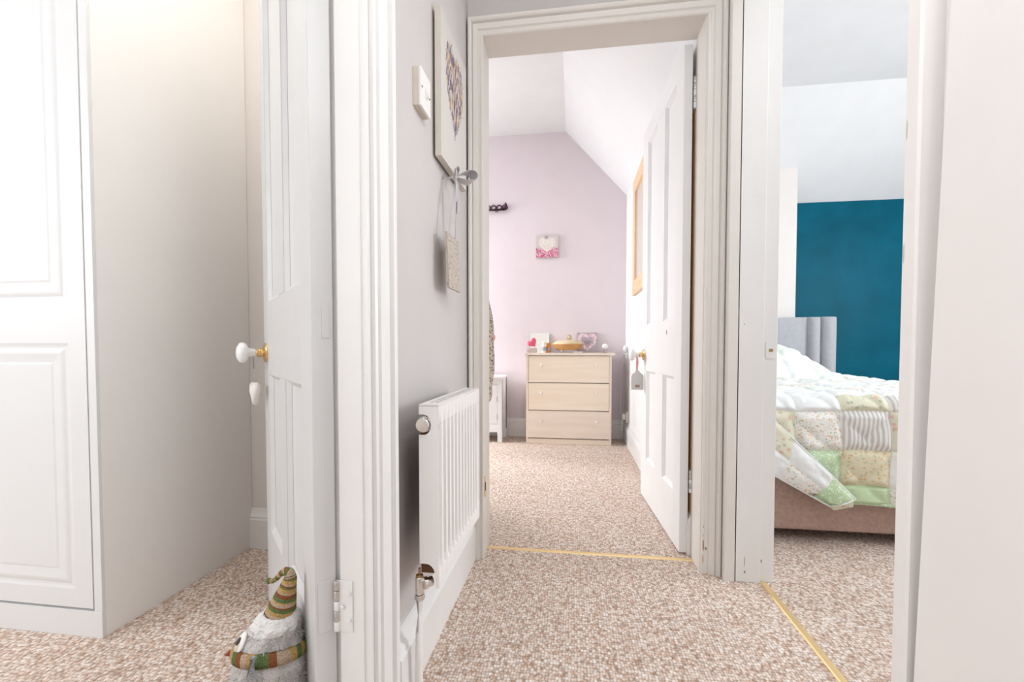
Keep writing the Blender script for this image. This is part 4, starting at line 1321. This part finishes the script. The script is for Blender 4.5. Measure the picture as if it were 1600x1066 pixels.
for i in range(25):
    t = i / 24
    z = 1.50 - t * (1.50 - 0.50)
    hw = 0.04 + 0.16 * min(1, t * 4) + 0.02 * t
    ring = []
    for k in range(24):
        a = 2 * PI * k / 24
        rx = hw * (1 + 0.05 * math.sin(5 * a + 3 * t))
        ring.append((-0.885 + rx * math.cos(a), 3.3 + (0.035 + 0.03 * t) * math.sin(a) + 0.012 * math.sin(3 * a + 5 * t), z))
    rings.append(ring)
loft(bm, rings)
obj('cardigan_body', bm, M['leopard'], ga, smooth=0)
bm = B()
sl = [((-0.715, 3.29, 1.42), 0.035), ((-0.670, 3.28, 1.15), 0.040), ((-0.636, 3.275, 0.92), 0.046), ((-0.638, 3.275, 0.60), 0.046), ((-0.652, 3.28, 0.42), 0.040), ((-0.675, 3.28, 0.345), 0.030)]
pp, rr = [], []
for k in range(len(sl) - 1):
    for i in range(5):
        t = i / 5
        pp.append(Vector(sl[k][0]).lerp(Vector(sl[k + 1][0]), t) + Vector((0.004 * math.sin(k * 5 + i), 0, 0))); rr.append(sl[k][1] + (sl[k + 1][1] - sl[k][1]) * t)
pp.append(Vector(sl[-1][0])); rr.append(sl[-1][1])
tube(bm, pp, rr, 18)
obj('sleeve', bm, M['leopard'], ga, smooth=0, label='long hanging sleeve')
bm = B(); ellipsoid(bm, (-0.600, 3.27, 0.865), (0.020, 0.012, 0.026), 12, 8)
obj('pom_pom', bm, M['pink_ribbon'], ga, smooth=0, label='dusty pink tassel')

# pine framed mirror on the right wall of the pink room
mr = thing('pine_mirror', 'tall pine-framed mirror on the white wall just past the open middle door', 'mirror', (0.43, 3.07, 1.17))
my0, my1, mz0, mz1, fw = 2.80, 3.34, 1.165, 1.985, 0.10
boxo('frame_stile', M['pine'], (0.424, 0.446, my0, my0 + fw, mz0, mz1), mr, bevel=0.003)
boxo('frame_stile', M['pine'], (0.424, 0.446, my1 - fw, my1, mz0, mz1), mr, bevel=0.003)
boxo('frame_rail', M['pine_h'], (0.424, 0.446, my0 + fw, my1 - fw, mz0, mz0 + fw), mr, bevel=0.003)
boxo('frame_rail', M['pine_h'], (0.424, 0.446, my0 + fw, my1 - fw, mz1 - fw, mz1), mr, bevel=0.003)
boxo('mirror_glass', M['mirror'], (0.436, 0.440, my0 + fw, my1 - fw, mz0 + fw, mz1 - fw), mr)

# socket with a plug and hanging cable in the far right corner
sk = thing('wall_socket', 'small white socket low in the corner right of the chest', 'socket', (0.44, 3.72, 0.19))
boxo('socket_plate', M['plastic_white'], (0.428, 0.446, 3.68, 3.77, 0.175, 0.265), sk, bevel=0.003)
boxo('plug', M['plastic_white'], (0.400, 0.428, 3.70, 3.75, 0.195, 0.245), sk, bevel=0.005)
nl = thing('night_light', 'tiny white lamp fixed in the corner above the socket, right of the chest', 'night light', (0.43, 3.75, 0.74))
boxo('lamp_base', M['plastic_white'], (0.415, 0.446, 3.72, 3.78, 0.728, 0.745), nl, bevel=0.003)
bm = B(); ellipsoid(bm, (0.424, 3.75, 0.775), (0.018, 0.022, 0.034), 14, 10); obj('lamp_shade', bm, M['porcelain'], nl, smooth=0)
bm = B()
tube(bm, [(0.412, 3.752, 0.735), (0.404, 3.80, 0.66), (0.398, 3.81, 0.58), (0.392, 3.815, 0.50), (0.400, 3.815, 0.42), (0.396, 3.812, 0.33), (0.400, 3.80, 0.24), (0.398, 3.76, 0.16), (0.399, 3.735, 0.10), (0.40, 3.70, 0.14), (0.402, 3.715, 0.20)], 0.0028, 6)
tag(obj('cable', bm, M['cable'], smooth=60), 'thin white wavy cable hanging in the corner right of the chest', 'cable')

# ------------------------------------------------------------------ bed
HX1 = 2.085
hb = thing('bed', 'upholstered bed with brown base and grey channelled headboard against the blue wall', 'bed', (1.39, 2.9, 0))
boxo('bed_base', M['base_fabric'], (0.70, 2.07, 1.905, 3.84, 0.045, 0.335), hb, bevel=0.018, seg=3)
for x in (0.82, 1.95):
    for y in (2.05, 3.7):
        bm = B(); lathe(bm, [(0.022, 0), (0.026, 0.047)], (x, y, 0), n=12); obj('foot', bm, M['dark'], hb, smooth=40)
boxo('mattress', M['sheet_white'], (0.70, 2.07, 1.925, 3.80, 0.336, 0.535), hb, bevel=0.05, seg=4)
hd_ = boxo('headboard', M['head_fabric'], (0.68, HX1 - 0.01, 3.872, 3.94, 0.04, 1.028), hb, bevel=0.012, seg=3)
def channel(x0, x1, z1, bulge):
    bm = B()
    n = 12
    rings = []
    for z, s in ((0.30, 1.0), (0.98, 1.0), (z1 - 0.012, 0.93), (z1 - 0.004, 0.75), (z1, 0.35)):
        ring = []
        for k in range(n + 1):
            a = k / n
            e = math.sin(PI * a) ** 0.55 if 0 < a < 1 else 0
            ring.append((x0 + (x1 - x0) * a, 3.872 - bulge * e * s, z))
        ring.append((x1, 3.90, z)); ring.append((x0, 3.90, z))
        rings.append(ring)
    loft(bm, rings)
    return obj('headboard_channel', bm, M['head_fabric'], hd_, smooth=50)
channel(1.968, HX1, 1.036, 0.055)
channel(1.872, 1.966, 1.034, 0.05)
channel(0.80, 1.870, 1.034, 0.022)
channel(0.70, 0.798, 1.034, 0.05)

# patchwork quilt: surface S(u, v): u across the bed, v from the head (0) to the foot edge and down the drop
ql = thing('patchwork_quilt', 'patchwork quilt in white, green and floral cottons spread over the bed', 'quilt', (1.39, 2.8, 0.3))
QY0, QYF, QZ = 3.70, 1.868, 0.585
TOPL = QY0 - QYF
def smooth(t):
    t = max(0.0, min(1.0, t))
    return t * t * (3 - 2 * t)
def qz(x, y):
    z = 0.558 + 0.022 * smooth((2.0 - x) / 0.9)
    by = smooth((y - 2.95) / 0.35)
    z += by * (0.185 * smooth((1.79 - x) / 0.40) + 0.03 * smooth((2.0 - x) / 0.25))
    z += 0.010 * noise.noise(Vector((x * 4, y * 4, 0.3))) + 0.004 * noise.noise(Vector((x * 14, y * 14, 1.7)))
    z -= 0.10 * smooth((x - 2.02) / 0.12)
    return z
RF = 0.06
def S(u, v):
    """u metres across (x), v metres from the head; past TOPL the cloth turns down over the foot"""
    x = u
    flat = TOPL - RF
    if v <= flat:
        y = QY0 - v
        return Vector((x, y, qz(x, y)))
    arc = RF * PI / 2
    zt = qz(x, QYF + RF)
    w = 0.006 * math.sin(x * 16 + 0.6) + 0.004 * noise.noise(Vector((x * 9, v * 7, 4)))
    if v <= flat + arc:
        a = (v - flat) / RF
        return Vector((x, QYF + RF - RF * math.sin(a) - w * (a / 1.57), zt - RF + RF * math.cos(a)))
    d = v - flat - arc
    return Vector((x + 0.006 * math.sin(d * 20 + x * 5), QYF - 0.035 * d - w * (1 + 3 * d), zt - RF - d))
def puff(u, v, p):
    # cross-hatched quilting stitch and soft loft between the stitches
    a = abs(((u + v) / p) % 1.0 - 0.5) * 2
    b = abs(((u - v) / p) % 1.0 - 0.5) * 2
    return (1 - a ** 4) * 0.5 + (1 - b ** 4) * 0.5
def patch_mesh(u0, u1, v0, v1, f=S, n=20, edge=0.5, amp=0.026, pq_=0.17):
    bm = B()
    e = 1e-3
    g = []
    for j in range(n + 1):
        row = []
        for i in range(n + 1):
            a, b = i / n, j / n
            u, v = u0 + (u1 - u0) * a, v0 + (v1 - v0) * b
            P = f(u, v)
            nn = (f(u + e, v) - P).cross(f(u, v + e) - P).normalized()
            if nn.z < -0.2 or (abs(nn.z) < 0.3 and nn.y > 0):
                nn = -nn
            ed = min(1, min(a, 1 - a, b, 1 - b) * 7)
            h = amp * (0.25 + 0.75 * puff(u, v, pq_)) * (0.35 + 0.65 * ed)
            row.append(bm.verts.new(P + nn * h))
        g.append(row)
    for j in range(n):
        for i in range(n):
            bm.faces.new((g[j][i], g[j][i + 1], g[j + 1][i + 1], g[j + 1][i]))
    return bm
ue = [0.690, 0.865, 1.030, 1.198, 1.366, 1.534, 1.71, 1.89, 2.09]
vdrop0 = TOPL - RF + RF * PI / 2          # where the vertical drop begins
vF = TOPL - 0.045
ve = [0.0, 0.18, 0.36, 0.54, 0.72, 0.90, 1.08, 1.26, 1.44, 1.62, vF, vF + 0.065, vF + 0.215, vF + 0.352, vF + 0.420]
fix = {   # foot of the quilt as the eye meets it, row by row
    10: ['cot_white', 'cot_white', 'cot_beige_floral', 'cot_stripe', 'cot_white', 'cot_mint', 'cot_white', 'cot_white_floral'],
    11: ['cot_beige_floral', 'cot_white_floral', 'cot_stripe', 'cot_beige_floral', 'cot_white', 'cot_green', 'cot_stripe', 'cot_white'],
    12: ['cot_white', 'cot_green_print', 'cot_yellow_floral', 'cot_white', 'cot_green_print', 'cot_stripe', 'cot_white_floral', 'cot_mint'],
    13: ['cot_green_print', 'cot_green_print', 'cot_green', 'cot_white_floral', 'cot_green', 'cot_white_floral', 'cot_green_print', 'cot_white'],
}
pool = ['cot_white', 'cot_white_floral', 'cot_mint', 'cot_white', 'cot_white', 'cot_white_floral', 'cot_mint', 'cot_white']
for j in range(len(ve) - 1):
    for i in range(len(ue) - 1):
        if (i == 0 and j >= 12) or (i == 1 and j == 13):
            continue                      # the corner is folded up over these
        key = fix[j][i] if j in fix else pool[(i * 3 + j * 5) % len(pool)]
        if j == 9:
            key = ['cot_white', 'cot_white', 'cot_white', 'cot_white', 'cot_mint', 'cot_white'][i % 6]
        bm = patch_mesh(ue[i], ue[i + 1], ve[j], ve[j + 1])
        obj('patch', bm, M[key], ql, smooth=0)
obj('patch', patch_mesh(0.972, ue[2], ve[13], ve[14]), M['cot_green_print'], ql, smooth=0)
# green bound hem along the foot
bm = B()
rings = []
for k in range(60):
    u = 0.972 + (ue[-1] - 0.972) * k / 59
    P = S(u, ve[-1])
    rings.append([P + Vector((0, a, b)) for a, b in ((0.004, 0.004), (-0.010, 0.006), (-0.012, -0.006), (0.004, -0.008))])
loft(bm, rings)
obj('hem', bm, M['cot_green_print'], ql, smooth=0, label='narrow green printed hem')
# corner fold lying over the front of the drop
A_, B_, C_, D_ = Vector((0.672, 1.828, 0.60)), Vector((1.052, 1.806, 0.215)), Vector((0.965, 1.812, 0.182)), Vector((0.672, 1.826, 0.345))
def F(u, v):
    """bilinear flap: u down the diagonal edge, v from the diagonal towards the hem"""
    top = A_.lerp(B_, u)
    bot = D_.lerp(C_, u)
    p = top.lerp(bot, v)
    p.y -= 0.014 * math.sin(PI * min(1, v * 1.0)) * (0.4 + 0.6 * u) + 0.005 * noise.noise(p * 11)
    return p
cuts = [0.0, 0.44, 0.80, 1.0]
for k, key in enumerate(('cot_beige_floral', 'cot_white', 'cot_green_print')):
    if k == 0:
        for v0, v1, kk in ((0, 0.5, 'cot_beige_floral'), (0.5, 1, 'cot_white')):
            obj('patch', patch_mesh(cuts[k], cuts[k + 1], v0, v1, F, 10, amp=0.012, pq_=0.5), M[kk], ql, smooth=0)
    elif k == 1:
        for v0, v1, kk in ((0, 0.55, 'cot_white'), (0.55, 1, 'cot_white_floral')):
            obj('patch', patch_mesh(cuts[k], cuts[k + 1], v0, v1, F, 10, amp=0.012, pq_=0.5), M[kk], ql, smooth=0)
    else:
        obj('patch', patch_mesh(cuts[k], cuts[k + 1], 0, 1, F, 10, amp=0.012, pq_=0.5), M[key], ql, smooth=0)
bm = B()
tube(bm, [F(k / 20, 0.0) + Vector((0, -0.004, 0)) for k in range(21)] + [F(1, k / 6) + Vector((0, -0.003, 0)) for k in range(1, 7)] + [F(1 - k / 20, 1.0) + Vector((0, -0.003, 0)) for k in range(1, 21)], 0.0032, 8)
obj('fold_binding', bm, M['cot_white'], ql, smooth=60, label='white bound edge of the folded corner')
# lower tip peeping out under the fold
bm = B()
tip = [Vector((0.955, 1.834, 0.225)), Vector((1.06, 1.828, 0.21)), Vector((1.06, 1.828, 0.176)), Vector((0.99, 1.830, 0.158))]
prism(bm, tip, (0, 0.008, 0))
obj('patch', bm, M['cot_beige_floral'], ql, bevel=0.003)
